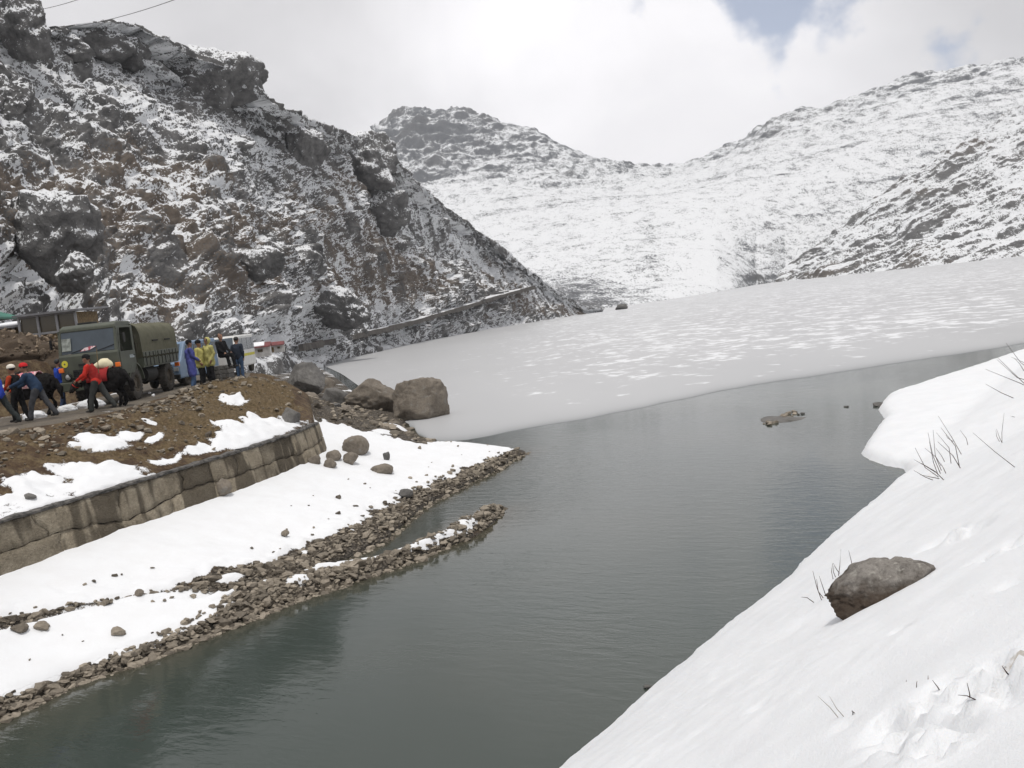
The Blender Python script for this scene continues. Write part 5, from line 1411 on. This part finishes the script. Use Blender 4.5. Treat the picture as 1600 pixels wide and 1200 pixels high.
for sx in (-1, 1):
    b = MB(); b.prism([(cabf(1.78), 1.78), (cabf(2.54), 2.54), (cabf(2.54) + .13, 2.54), (cabf(1.78) + .13, 1.78)], sx * W2 - sx * .14, sx * (W2 - .03), 'x')
    b.build('windscreen_pillar', M['army'], truck, bevel=.01)
b = MB(); y0, y1 = cabf(1.81) + .035, cabf(2.53) + .035
b.add([(-W2 + .1, y0, 1.81), (W2 - .1, y0, 1.81), (cabx(2.5) - .06, y1, 2.53), (-cabx(2.5) + .06, y1, 2.53)], [(0, 1, 2, 3)]); ws = b.build('windscreen', M['glass'], truck)
sm_ = ws.modifiers.new('thickness', 'SOLIDIFY'); sm_.thickness = .012
for x in (-.62, .35):
    b = MB(); b.tube([(x, y0 - .03, 1.84), (x + .3, y0 - .02, 1.90), (x + .62, y0 - .0, 1.98)], .012, 5); b.build('wiper', M['dark'], ws)
b = MB(); b.add([(-.30, y0 - .012, 1.86), (.05, y0 - .012, 1.88), (.32, y0 + .012, 1.99), (.12, y0 + .012, 2.0), (-.12, y0 - .006, 1.96)], [(0, 1, 2, 3, 4)]); cl = b.build('folded_cloth', M['red_cloth'], ws); sm_ = cl.modifiers.new('thickness', 'SOLIDIFY'); sm_.thickness = .02; sm_.offset = 1
b = MB(); b.box((-.78, y0 + .012, 2.12), (.34, .012, .42), rx=R(-11)); b.build('sticker', plain('faded_paper', (0.22, 0.24, 0.22), .8, var=.4, scale=9), ws)
for sx in (-1, 1):   # doors
    d = MB(); x0, x1 = sorted((sx * (W2 - .05), sx * W2))
    d.prism([(FY + .15, .95), (FY + .15, 1.72), (-1.62, 1.72), (-1.62, 1.25), (-1.95, .95)], x0, x1, 'x')
    for (ya, yb) in ((FY + .2, FY + .30), (-1.74, -1.62)):
        d.prism([(ya, 1.72), (yb, 1.72), (yb + (.15 if ya < -2.5 else 0), 2.56), (ya + (.15 if ya < -2.5 else 0), 2.56)], x0 - sx * .03, x1 - sx * .03, 'x')
    d.box((sx * (W2 - .055), -2.35, 2.55), (.05, 1.4, .07))
    dd_ = d.build('door', M['army'], truck, bevel=.012)
    g = MB(); g.box((sx * (W2 + .02), -1.8, 1.55), (.03, .14, .03)); g.build('handle', M['army_dark'], dd_)
    g = MB(); g.box((sx * (W2 + .004), -2.0, 1.52), (.008, .42, .11)); g.build('stencil_plate', plain('pale_stencil', (0.32, 0.36, 0.38), .7, var=.4, scale=12), dd_)
    g = MB(); g.tube([(sx * W2, FY + .3, 2.3), (sx * (W2 + .22), FY + .12, 2.28)], .012, 6); g.box((sx * (W2 + .24), FY + .12, 2.18), (.03, .16, .32)); g.build('mirror', M['army_dark'], dd_)
    f = MB()   # wheel arch and mudguard
    pts = [(-1.8 + .70 * math.cos(t), .54 + .70 * math.sin(t)) for t in np.linspace(R(175), R(10), 12)]
    pts2 = [(-1.8 + .75 * math.cos(t), .54 + .75 * math.sin(t)) for t in np.linspace(R(10), R(175), 12)]
    xa, xb = sorted((sx * (W2 - .42), sx * (W2 + .01)))
    f.prism(pts + pts2, xa, xb, 'x'); f.build('mudguard', M['army'], truck)
    f = MB(); f.box((sx * (W2 - .18), -2.75, .62), (.34, .5, .06)); f.box((sx * (W2 - .18), -2.5, .75), (.3, .04, .3)); f.build('step', M['army_dark'], truck)
b = MB(); b.box((0, FY - .08, .74), (2.36, .16, .30)); bp_ = b.build('bumper', M['army'], truck, bevel=.03)
for x in (-.6, .6):
    g = MB(); g.lathe([(.001, .0), (.07, .0), (.07, .12), (.04, .16)], (x, FY - .16, .74), (0, -1, 0), 12); g.build('tow_eye', M['army_dark'], bp_)
b = MB(); b.box((0, FY - .012, 1.10), (1.25, .03, .34)); gr_ = b.build('grille', M['dark'], truck)
for k in range(5):
    g = MB(); g.box((0, FY - .035, .97 + .065 * k), (1.2, .02, .025)); g.build('slat', M['army_dark'], gr_)
b = MB(); b.box((0, FY - .012, 1.42), (.8, .02, .08)); b.build('badge_strip', M['army_dark'], truck)
for sx in (-1, 1):
    b = MB(); b.lathe([(.13, 0), (.13, .06), (.10, .075)], (sx * .82, FY - .01, 1.06), (0, -1, 0), 20); hl = b.build('headlight', M['army_dark'], truck)
    g = MB(); g.lathe([(.105, .05), (.08, .085), (.001, .10)], (sx * .82, FY - .01, 1.06), (0, -1, 0), 20); g.build('lens', M['lamp'], hl, smooth=True)
    b = MB(); b.box((sx * (W2 - .07), FY - .01, 1.30), (.18, .10, .15)); b.build('indicator', M['amber'], truck, bevel=.02)
b = MB(); b.lathe([(.001, .012), (.115, .012), (.115, 0)], (-.90, FY - .002, 1.50), (0, -1, 0), 28); em = b.build('round_emblem', M['yellow'], truck)
b = MB(); b.lathe([(.001, .016), (.03, .016), (.03, 0)], (-.90, FY - .002, 1.50), (0, -1, 0), 12); b.build('emblem_mark', M['army'], em)
b = MB(); b.prism([(math.cos(t) * (.07 if k % 2 == 0 else .03), 1.56 + math.sin(t) * (.07 if k % 2 == 0 else .03)) for k, t in enumerate([math.pi / 2 + i * math.pi / 5 for i in range(10)])], FY - .02, FY, 'y'); b.build('star', M['army_dark'], truck)
for x, y in ((-1, -1.8), (1, -1.8), (-1, 1.8), (1, 1.8)): wheel(truck, (x * .93, y, .55), .55, .34, x)
b = MB(); b.tube([(.78, -.45, .78), (.78, .65, .78)], .27, 16); b.build('fuel_tank', M['army_dark'], truck)
b = MB(); b.tube([(.55, -1.35, 1.3), (.55, -1.35, 2.35)], .22, 14); b.tube([(.62, -1.3, 1.5), (.95, -1.3, 1.6), (1.02, -1.3, 2.2)], .06, 8); b.box((-.2, -1.38, 1.8), (1.2, .28, 1.2)); b.build('air_intake', M['army'], truck)
b = MB(); b.tube([(1.0, -1.42, 1.0), (1.07, -1.38, 1.9), (1.0, -1.45, 2.35)], .05, 8); b.build('snorkel_pipe', M['canvas_dark'], truck)
# bed
b = MB(); b.box((0, 1.0, 1.10), (2.26, 4.0, .10)); b.box((0, -.96, 1.6), (2.2, .06, .95)); b.build('bed_floor', M['army'], truck)
for sx in (-1, 1):
    for k in range(3):
        b = MB(); b.box((sx * 1.13, -.32 + 1.32 * k, 1.36), (.06, 1.29, .50)); sb = b.build('side_board', M['army'], truck, bevel=.01)
        for y in (-.4, .0, .4):
            g = MB(); g.box((sx * 1.165, -.32 + 1.32 * k + y, 1.34), (.02, .06, .48)); g.build('rib', M['army_dark'], sb)
b = MB(); b.box((0, 3.0, 1.36), (2.2, .06, .5)); b.build('tailgate', M['army'], truck)
b = MB(); b.box((1.08, 2.9, .95), (.2, .1, .16)); b.build('tail_lamp', M['amber'], truck)
# canvas: hoops show through, sagging between them
nY, nA = 44, 26; V_ = []
for i in range(nY + 1):
    y = -1.0 + 4.06 * i / nY; hoop = abs(math.sin(math.pi * (i / nY) * 4))
    for j in range(nA + 1):
        t = j / nA
        pr = [(-1.15, 1.42), (-1.13, 2.25), (-.98, 2.58), (-.5, 2.68), (0, 2.70), (.5, 2.68), (.98, 2.58), (1.13, 2.25), (1.16, 1.42)]
        u = t * (len(pr) - 1); k = min(int(u), len(pr) - 2); f = u - k
        x = pr[k][0] * (1 - f) + pr[k + 1][0] * f; z = pr[k][1] * (1 - f) + pr[k + 1][1] * f
        n = float(perlin(np.array([y * 1.7]), t * 7.0, 0.0, 55)[0])
        z -= .045 * hoop * (1 if .2 < t < .8 else 0); x -= math.copysign(.03 * hoop + .03 * n, x) if not .3 < t < .7 else 0; z += .03 * n
        if i == 0: y_ = y + .02
        V_.append((x, y + .02 * n, z))
Fc = [(i * (nA + 1) + j, i * (nA + 1) + j + 1, (i + 1) * (nA + 1) + j + 1, (i + 1) * (nA + 1) + j) for i in range(nY) for j in range(nA)]
Fe = [tuple(range(nA + 1)), tuple(range(nY * (nA + 1), (nY + 1) * (nA + 1)))[::-1]]
me = bpy.data.meshes.new('canvas_cover'); me.from_pydata(V_, [], Fc + Fe); cv = link('canvas_cover', me, truck, [M['canvas']], True)
for y in (.35, 1.75):
    b = MB(); b.box((1.175, y + .1, 1.98), (.02, .62, .05)); b.build('flap_strap', M['dark'], cv)
b = MB()
for k in range(25): b.box((1.17, -.95 + .163 * k, 1.41 + .012 * math.sin(k * 2.1)), (.03, .12, .06), rx=R(8 * math.sin(k)))
b.build('canvas_hem', M['canvas_dark'], cv)

# small people carriers
def van(name, label, loc, rz, paint, stripe=None, plate=False):
    r = empty(name, loc, rz); tag(r, label, 'van')
    L_, w_ = 3.9, .80
    b = MB(); b.prism([(-L_ / 2, .32), (-L_ / 2, .95), (-L_ / 2 + .25, 1.08), (-L_ / 2 + .75, 1.80), (L_ / 2 - .1, 1.82), (L_ / 2, 1.05), (L_ / 2, .32)], -w_, w_, 'x'); bd = b.build('body', paint, r, bevel=.06)
    def pane(pts, nm='window', mt='glass'):
        g = MB(); g.add(pts, [tuple(range(len(pts)))]); o = g.build(nm, M[mt], r); s = o.modifiers.new('t', 'SOLIDIFY'); s.thickness = .02; s.offset = 0; return o
    for sx in (-1, 1):
        x = sx * (w_ + .006)
        for y0, y1, ins in ((-1.2, -.55, .32), (-.45, .35, 0), (.45, 1.25, 0), (1.35, 1.80, -.0)):
            pane([(x, y0 - ins * .6 + (.0), 1.10), (x, y1, 1.10), (x, y1, 1.66), (x, y0 + ins * .2, 1.66)])
    pane([(-.68, -L_ / 2 + .245, 1.11), (.68, -L_ / 2 + .245, 1.11), (.62, -L_ / 2 + .68, 1.72), (-.62, -L_ / 2 + .68, 1.72)], 'windscreen')
    pane([(-.66, L_ / 2 + .006, 1.10), (.66, L_ / 2 + .006, 1.10), (.62, L_ / 2 - .075, 1.66), (-.62, L_ / 2 - .075, 1.66)], 'rear_window')
    if stripe:
        for sx in (-1, 1):
            b = MB(); b.box((sx * (w_ + .004), .1, .86), (.012, 3.4, .13)); b.build('stripe', M[stripe], r)
        b = MB(); b.box((0, L_ / 2 + .004, .86), (1.5, .012, .13)); b.build('stripe', M[stripe], r)
    for y in (-1, 1):
        b = MB(); b.box((0, y * (L_ / 2 + .03), .42), (1.6, .12, .18)); bm_ = b.build('bumper', M['army_dark'], r, bevel=.03)
        if plate:
            b = MB(); b.box((.2, y * (L_ / 2 + .10), .55), (.62, .03, .20)); b.build('number_plate', M['plate'], bm_)
        for sx in (-1, 1):
            b = MB(); b.box((sx * .66, y * (L_ / 2 + .005), .72), (.2, .04, .16)); b.build('headlight' if y < 0 else 'tail_lamp', M['lamp'] if y < 0 else M['amber'], r, bevel=.01)
    for x in (-1, 1):
        for y in (-1.25, 1.2): wheel(r, (x * .70, y, .30), .30, .18, x, False)
    return r
p = at(358, 560, 44.0); van('white_van', 'white van with an orange stripe parked behind the people by the parapet', (p.x, 44.0, ROAD_Z + .02), R(2), M['white_paint'], 'yellow')
p = at(283, 560, 39.6); van('blue_van', 'pale blue van with a yellow number plate tucked behind the truck', (p.x, 39.6, ROAD_Z + .02), R(-6), M['blue_paint'], None, True)
# ------------------------------------------------------------------ people and yaks: one continuous skin per body
def capsule(p, q, r0, r1, n=14, m=5):
    p, q = np.array(p, float), np.array(q, float); d = q - p; L_ = np.linalg.norm(d) + 1e-9; d = d / L_
    a = np.cross(d, [0, 0, 1] if abs(d[2]) < .9 else [1, 0, 0]); a /= np.linalg.norm(a); b = np.cross(d, a)
    rows = [(r0 * math.sin(t), -r0 * math.cos(t)) for t in np.linspace(0.05, math.pi / 2, m)] + [(r1 * math.cos(t), L_ + r1 * math.sin(t)) for t in np.linspace(0, math.pi / 2 - .05, m)]
    V_ = [p + d * h + (a * math.cos(2 * math.pi * k / n) + b * math.sin(2 * math.pi * k / n)) * r for r, h in rows for k in range(n)]
    R_ = len(rows)
    F_ = [(i * n + k, i * n + (k + 1) % n, (i + 1) * n + (k + 1) % n, (i + 1) * n + k) for i in range(R_ - 1) for k in range(n)] + [tuple(range(n))[::-1], tuple(range((R_ - 1) * n, R_ * n))]
    return V_, F_
def skin_body(name, caps, mats, parent, voxel=0.018, smooth=4, noise=0.0, seed=0):
    """caps: (p, q, r0, r1, material index); fused into one surface, coloured by the nearest limb"""
    V_, F_ = [], []
    for c in caps:
        v, f = capsule(*c[:4]); k = len(V_); V_ += [tuple(x) for x in v]; F_ += [tuple(i + k for i in q) for q in f]
    me = bpy.data.meshes.new(name); me.from_pydata(V_, [], F_)
    o = bpy.data.objects.new(name, me); COL.objects.link(o)
    r = o.modifiers.new('fuse', 'REMESH'); r.mode = 'VOXEL'; r.voxel_size = voxel
    s = o.modifiers.new('soft', 'SMOOTH'); s.iterations = smooth; s.factor = .5
    dg = bpy.context.evaluated_depsgraph_get(); me2 = bpy.data.meshes.new_from_object(o.evaluated_get(dg))
    o.modifiers.clear(); o.data = me2; o.parent = parent; me2.name = name
    for m in mats: me2.materials.append(m)
    nV = len(me2.vertices); co = np.zeros(nV * 3); me2.vertices.foreach_get('co', co); co = co.reshape(-1, 3)
    if noise:
        nn = np.zeros(nV * 3); me2.vertices.foreach_get('normal', nn); nn = nn.reshape(-1, 3)
        co = co + nn * (noise * fbm(co[:, 0] * 9, co[:, 1] * 9, co[:, 2] * 4, 4, seed))[:, None]; me2.vertices.foreach_set('co', co.ravel())
    ce = np.zeros(len(me2.polygons) * 3); me2.polygons.foreach_get('center', ce); ce = ce.reshape(-1, 3)
    best = np.full(len(ce), 1e9); mi = np.zeros(len(ce), int)
    for p, q, r0, r1, m in caps:
        p, q = np.array(p, float), np.array(q, float); d = q - p; t = np.clip(((ce - p) @ d) / max(d @ d, 1e-9), 0, 1)
        ds = np.linalg.norm(ce - p - t[:, None] * d, axis=1) - (r0 + (r1 - r0) * t)
        k = ds < best; best = np.where(k, ds, best); mi = np.where(k, m, mi)
    me2.polygons.foreach_set('material_index', mi.astype(np.int32)); me2.polygons.foreach_set('use_smooth', np.ones(len(ce), bool)); me2.update()
    return o
C_ = {}
def cl(*c, two=None):
    k = (c, two)
    if k not in C_: C_[k] = mat_cloth('cloth_%d' % len(C_), c, two, 9)
    return C_[k]
SKIN = plain('skin', (0.26, 0.14, 0.09), .6, var=.15); HAIR = plain('black_hair', (0.010, 0.009, 0.009), .6, var=.3); SHOE = plain('dark_shoe', (0.02, 0.018, 0.016), .7, var=.3)
def person(label, px, py, yaw, jacket, trousers, sleeve=None, hat=None, hood=False, coat=0.0, step=(0, 0), lean=0.0, arms=((.1, -.05), (.1, -.05)), height=1.70, z=ROAD_Z, vest=None, bend=(0, 0), dist=None, sit=False, turn=0.0):
    """step: forward swing of left and right foot (m); arms: (hand forward, hand outward) each; yaw 0 looks along +y"""
    p = gz(px, py, z) if dist is None else at(px, py, dist)
    root = empty('person', (p.x, p.y, (p.z if dist else z) + 0.03), yaw); tag(root, label, 'person')
    k = height / 1.72; J, TR, SK, SH, SL, VE = range(6)
    mats = [jacket, trousers, SKIN, SHOE, sleeve or jacket, vest or jacket]
    c = []
    hz_ = .50 if sit else .93 * k; fwd = lean
    drop = 0.0 if sit else max(abs(step[0]), abs(step[1])) ** 2 * .28
    hz_ -= drop
    sh_z = hz_ + .50 * k - abs(fwd) * .25; sy = fwd * .75
    for i, sx in enumerate((-1, 1)):
        hip = (sx * .095, 0, hz_)
        if sit: kn = (sx * .13, .42, hz_ - .02); an = (sx * .13, .46, .09)
        else:
            kn = (sx * .10, step[i] * .55 + .04 + bend[i] * .2, .50 * k - drop * .4 + bend[i] * .1); an = (sx * .10, step[i], .09 + (.05 if step[i] < -.2 else 0))
        c += [(hip, kn, .108 * k, .082 * k, TR), (kn, an, .080 * k, .066 * k, TR), (an, (an[0], an[1] - .03, an[2] - .03), .045, .04, SH), ((an[0], an[1] - .02, an[2] - .045), (an[0] + sx * .015, an[1] + .15, an[2] - .05), .042, .034, SH)]
        S = (sx * .185, sy, sh_z); hf, ho = arms[i]
        hand = (sx * (.22 + ho), sy + hf, sh_z - math.sqrt(max(.02, .50 ** 2 - hf ** 2 - ho ** 2)))
        d = (np.array(hand) - np.array(S)); el = tuple((np.array(S) + np.array(hand)) / 2 + np.array([sx * .05, -.06 - .1 * abs(hf), -.03]))
        c += [(S, el, .078 * k, .066 * k, SL), (el, hand, .063 * k, .048 * k, SL)]
        hd = (np.array(hand) - np.array(el)); hd /= np.linalg.norm(hd); hd2 = np.array(hand) + hd * .05
        c.append((tuple(np.array(hand) + hd * .02), tuple(hd2 + hd * .03), .030, .034, SK))
        side = np.cross(hd, [sx, 0, 0]); side /= np.linalg.norm(side) + 1e-9
        for j in range(4):   # four fingers and a thumb
            b0 = hd2 + hd * .05 + side * (.024 * (j - 1.5)); ln = (.055, .068, .064, .048)[j]
            c.append((tuple(b0), tuple(b0 + hd * ln + np.array([-sx * .015, 0, 0])), .0105, .009, SK))
        c.append((tuple(hd2 - hd * .01 + side * .03), tuple(hd2 + hd * .035 + side * .062), .012, .010, SK))
    c += [((-.07, 0, hz_ + .02), (.07, 0, hz_ + .02), .125 * k, .125 * k, J if coat or True else TR), ((0, sy * .15, hz_ + .10), (0, sy * .75, sh_z - .12), .165 * k, .178 * k, VE), ((-.10, sy, sh_z - .03), (.10, sy, sh_z - .03), .105, .105, VE),
          ((0, sy, sh_z + .02), (0, sy + fwd * .12 + .01, sh_z + .12), .062, .056, J if hood else SK)]
    if coat:
        c += [((-.06, -.01, hz_ + .05), (-.08, .0, hz_ - coat), .15, .15, J), ((.06, -.01, hz_ + .05), (.08, .0, hz_ - coat), .15, .15, J)]
    hx = (0, sy + fwd * .16 + .03, sh_z + .235)
    ct, st = math.cos(turn), math.sin(turn)
    def rot(v): return (hx[0] + v[0] * ct - v[1] * st, hx[1] + v[0] * st + v[1] * ct, hx[2] + v[2])
    c += [(rot((0, -.01, .035)), rot((0, .0, -.03)), .098, .088, SK), (rot((0, .04, -.06)), rot((0, .055, -.085)), .055, .042, SK), (rot((0, .085, .0)), rot((0, .112, -.022)), .014, .017, SK),
          (rot((-.09, -.005, -.01)), rot((-.095, -.01, .02)), .020, .022, SK), (rot((.09, -.005, -.01)), rot((.095, -.01, .02)), .020, .022, SK)]
    body = skin_body('body', c, mats, root, .018, 3, .022, int(px))
    hb = MB()   # hair
    hb.ball(rot((0, -.022, .045)), .106, 10, sc=(.98, 1.0, .92))
    b0 = len(hb.v)
    hb.v = [(x, y, z_) for x, y, z_ in hb.v]
    hs = MB(); bmv = np.array(hb.v)
    fr_ = np.array(rot((0, .10, -.03))); keepv = [np.dot(np.array(v) - np.array(hx), np.array(rot((0, 1, 0))) - np.array(hx)) < .072 for v in hb.v]
    hb.f = [f for f in hb.f if all(keepv[i] for i in f)]; hb.m = [0] * len(hb.f)
    hb.build('hair', HAIR, root, smooth=True)
    for sx in (-1, 1):
        e = MB(); e.ball(rot((sx * .036, .083, .012)), .012, 6); e.build('eye', M['dark'], root, smooth=True)
    e = MB(); e.box(rot((0, .096, -.062)), (.045, .012, .010), rz=turn); e.build('mouth', plain('lip', (.2, .07, .06), .6) if 'lip' not in M else M['lip'], root)
    if hat is not None:
        h = MB(); h.ball(rot((0, -.012, .072)), .114, 10, sc=(1.0, 1.05, .78)); h.lathe([(.117, -.012), (.122, .012), (.114, .03)], rot((0, -.012, .055)), (0, 0, 1), 22); h.build('hat', hat, root, smooth=True)
    if hood:
        h = MB(); h.ball(rot((0, -.03, .03)), .135, 10, sc=(.98, 1.05, 1.05))
        ax = np.array(rot((0, 1, 0))) - np.array(hx); kv = [np.dot(np.array(v) - np.array(hx), ax) < .075 for v in h.v]
        h.f = [f for f in h.f if all(kv[i] for i in f)]; h.m = [0] * len(h.f); h.build('hood', jacket, root, smooth=True)
    return root
M['lip'] = plain('lip', (.2, .07, .06), .6)
LEFT, RIGHT, TOCAM, AWAY = R(90), R(-90), R(180), 0.0
NAVY, GREY, BLACKC, JEANS = cl(.016, .022, .045), cl(.055, .058, .055), cl(.012, .012, .013), cl(.05, .085, .15)
person('person in a blue jacket with orange sleeves striding past the white faced yak', 6, 668, LEFT, cl(.03, .06, .38), cl(.03, .035, .035), sleeve=cl(.62, .10, .03, two=(.05, .05, .3)), step=(.30, -.42), lean=.10, height=1.72)
person('person in a black coat and white hat at the yak\'s shoulder', 34, 660, R(80), BLACKC, BLACKC, sleeve=cl(.38, .05, .02), hat=cl(.72, .68, .60), step=(.12, -.20), arms=((.30, -.02), (.30, -.02)), height=1.62, lean=.06)
pc = person('person in a red beanie and navy jacket leading the yak with the pink cloth', 66, 657, R(95), cl(.025, .045, .085), cl(.06, .062, .068), hat=cl(.55, .025, .03), step=(.26, -.40), lean=.30, arms=((.42, -.06), (.38, -.06)), height=1.74)
person('person in a bright blue jacket and jeans behind the pink cloth yak', 101, 640, R(-40), cl(.02, .055, .33), cl(.035, .055, .11), step=(.05, -.12), arms=((.15, .0), (.32, -.04)), height=1.60)
pe_ = person('stooped person in a red jacket and black vest walking before the truck', 158, 644, LEFT, cl(.50, .035, .025), cl(.045, .048, .046), hat=BLACKC, step=(.22, -.40), lean=.20, arms=((.34, -.04), (.34, -.04)), height=1.76, vest=cl(.25, .02, .018))
person('person in a long blue violet coat and dark cap on the road edge', 304, 607, R(-62), cl(.075, .085, .28), cl(.07, .12, .22), hat=cl(.012, .012, .016), coat=.40, step=(.04, -.06), arms=((.26, -.10), (.26, -.10)), height=1.76)
person('person in a yellow raincoat and black cap between the violet coat and the hood', 318, 603, R(-100), cl(.50, .46, .16), cl(.02, .02, .022), hat=BLACKC, coat=.12, arms=((.1, -.02), (.1, -.02)), height=1.70)
person('person in a pale yellow hooded raincoat', 333, 601, R(150), cl(.47, .44, .17), cl(.02, .02, .022), hood=True, coat=.14, arms=((.08, -.02), (.08, -.02)), height=1.76)
person('person in black sitting on the stone block beside the yellow hood', 350, 576, R(-120), BLACKC, BLACKC, arms=((.3, -.05), (.3, -.05)), height=1.68, sit=True, z=ROAD_Z, dist=36.2)
person('person in blue jeans standing at the end of the parapet', 377, 593, R(-10), cl(.028, .035, .05), JEANS, arms=((.06, -.02), (.06, -.02)), height=1.66)
person('small figure in a red top walking near the red roofed shack', 388, 568, AWAY, cl(.45, .06, .06), cl(.03, .03, .035), step=(.1, -.1), height=1.65, z=4.0, dist=56)
# driver at the cab window
drv = person('driver in a dark cap at the open truck window', 200, 560, 0, cl(.035, .035, .028), cl(.03, .03, .025), hat=cl(.05, .045, .035), sit=True, arms=((.30, -.02), (.30, -.02)))
drv.location = truck.location + Matrix.Rotation(-ta, 4, 'Z') @ Vector((.52, -2.25, .93)); drv.rotation_euler = (0, 0, -ta + math.pi)
# loads
b = MB(); b.tube([(0, 0, 0), (.05, -.02, .75)], .012, 6); st_ = b.build('walking_stick', M['plank']); st_.location = pe_.location + Vector((.18, -.16, 1.15)); tag(st_, 'short stick sticking up behind the red jacket', 'stick')

def yak(label, px, py, yaw, face, cloth=None, saddle=None, tail=BLACKC, hind=None, size=1.0, z=ROAD_Z):
    p = gz(px, py, z); r = empty('yak', (p.x, p.y, z + .03), yaw); tag(r, label, 'yak'); r.scale = (size,) * 3
    fur = mat_cloth('yak_fur', (.010, .009, .009)); pale = cl(*face)
    B, FA, HI = 0, 1, 2; c = []
    c += [((0, -.55, .98), (0, .10, 1.02), .30, .33, B), ((0, .10, 1.02), (0, .55, 1.05), .33, .30, B), ((0, .32, 1.28), (0, .50, 1.26), .17, .15, B),
          ((0, .55, 1.02), (0, .88, .92), .22, .16, FA), ((0, .90, .95), (0, 1.10, .74), .135, .10, FA), ((0, 1.10, .74), (0, 1.17, .66), .095, .075, FA),
          ((-.12, .90, 1.0), (-.24, .86, .97), .045, .03, FA), ((.12, .90, 1.0), (.24, .86, .97), .045, .03, FA)]
    for sx in (-1, 1):
        c += [((sx * .17, .48, .80), (sx * .17, .50, .42), .115, .065, B), ((sx * .17, .50, .42), (sx * .17, .47, .08), .055, .048, B), ((sx * .17, .48, .07), (sx * .17, .50, .04), .058, .06, B),
              ((sx * .17, -.52, .86), (sx * .18, -.44, .56), .155, .085, HI), ((sx * .18, -.44, .56), (sx * .17, -.62, .36), .075, .052, HI), ((sx * .17, -.62, .36), (sx * .17, -.58, .08), .048, .045, HI), ((sx * .17, -.58, .07), (sx * .17, -.55, .04), .055, .058, HI)]
        c += [((sx * .22, -.45, .72), (sx * .22, .45, .72), .10, .10, B), ((sx * .22, -.35, .60), (sx * .22, .40, .58), .05, .05, B)]      # skirt of long hair
    c += [((0, -.82, 1.05), (0, -.95, .80), .05, .09, B), ((0, -.95, .80), (0, -.98, .50), .10, .05, B)]
    skin_body('body', c, [fur, pale, hind or fur], r, .022, 3, .05, int(px))
    for sx in (-1, 1):
        b = MB(); b.tube([(sx * .09, .92, 1.06), (sx * .26, .92, 1.10), (sx * .33, .98, 1.24), (sx * .28, 1.0, 1.36)], [.036, .032, .022, .006], 8); b.build('horn', M['army_dark'], r, smooth=True)
    if cloth:
        V_ = []; n = 16
        for i in range(9):
            for j in range(n + 1):
                t = -1.75 + 3.5 * j / n; rr_ = .37 + .015 * math.sin(i * 2.3 + j)
                V_.append((math.sin(t) * rr_ * (1 if abs(t) < 1.57 else 1.02), -.34 + .72 * i / 8, 1.02 + (math.cos(t) * rr_ if abs(t) < 1.57 else -(abs(t) - 1.57) * .7)))
        me = np_mesh('saddle_cloth', V_, [(i * (n + 1) + j, i * (n + 1) + j + 1, (i + 1) * (n + 1) + j + 1, (i + 1) * (n + 1) + j) for i in range(8) for j in range(n)])
        o = link('saddle_cloth', me, r, [cloth], True); s = o.modifiers.new('t', 'SOLIDIFY'); s.thickness = .02
    if saddle:
        me = rock_mesh('saddle_pad', 44, (.55, .72, .42), sub=3, cuts=2, rough=.08); o = link('saddle_pad', me, r, [saddle], True); o.location = (0, -.05, 1.22)
    b = MB(); b.lathe([(.128, 0), (.135, .02), (.128, .04)], (0, .98, .86), (0, .7, -.7), 14); b.build('halter', cl(.5, .05, .04), r)
    return r
yak('black yak with a white face and a pink saddle cloth', 56, 651, R(84), (.62, .60, .54), cloth=cl(.58, .20, .24, two=(.70, .52, .52)), hind=None, size=1.0)
yak('black yak with a cream saddle bundle in front of the truck', 168, 638, R(84), (.03, .028, .026), saddle=cl(.66, .60, .42), cloth=cl(.30, .03, .03), size=.95)
# snow heaps on the inner edge of the road
for i, (lab, px, py, w_, h_) in enumerate([('white snow heap at the road\'s inner edge near the truck', 124, 644, 46, 16), ('low snow heap behind the yak\'s hind legs', 84, 650, 34, 12), ('snow heap under the white faced yak', 30, 662, 40, 14)]):
    p = gz(px, py - 2, ROAD_Z); s = p.y / F
    o = link('snow_heap', rock_mesh('snow_heap', 300 + i, (w_ * s, w_ * s * .6, h_ * s * 1.4), sub=4, cuts=0, rough=.12), None, [M['bank']], True); o.location = (p.x, p.y + .9, ROAD_Z - h_ * s * .45); tag(o, lab, 'snow heap')
# small white chocks and litter by the wheels
for lab, px, py, w_, h_ in [('white stone chock against the truck\'s front wheel', 240, 620, 6, 6), ('smaller white stone near the front wheel', 234, 616, 5, 5), ('white roadside stone before the truck', 187, 630, 5, 6)]:
    p = gz(px, py, ROAD_Z); s = p.y / F
    o = link('white_stone', hull_mesh('white_stone', px, 18), None, [M['snow_plain']], False); o.location = (p.x, p.y, ROAD_Z + .05); o.scale = (w_ * s, w_ * s, h_ * s * 1.8); tag(o, lab, 'stone')
# ------------------------------------------------------------------ thin mountain air
hz = MB(); hz.box((0, 860, 205), (3000, 1980, 430))
ho_ = hz.build('haze', [])
hm_ = bpy.data.materials.new('mountain_air'); hm_.use_nodes = True; ht = hm_.node_tree; ht.nodes.clear()
vo = ht.nodes.new('ShaderNodeVolumePrincipled'); vo.inputs['Color'].default_value = (0.86, 0.90, 0.96, 1); vo.inputs['Density'].default_value = 0.00022; vo.inputs['Anisotropy'].default_value = 0.0
ot = ht.nodes.new('ShaderNodeOutputMaterial'); ht.links.new(vo.outputs[0], ot.inputs['Volume'])
ho_.data.materials.append(hm_); tag(ho_, 'thin pale haze filling the valley', kind='stuff')
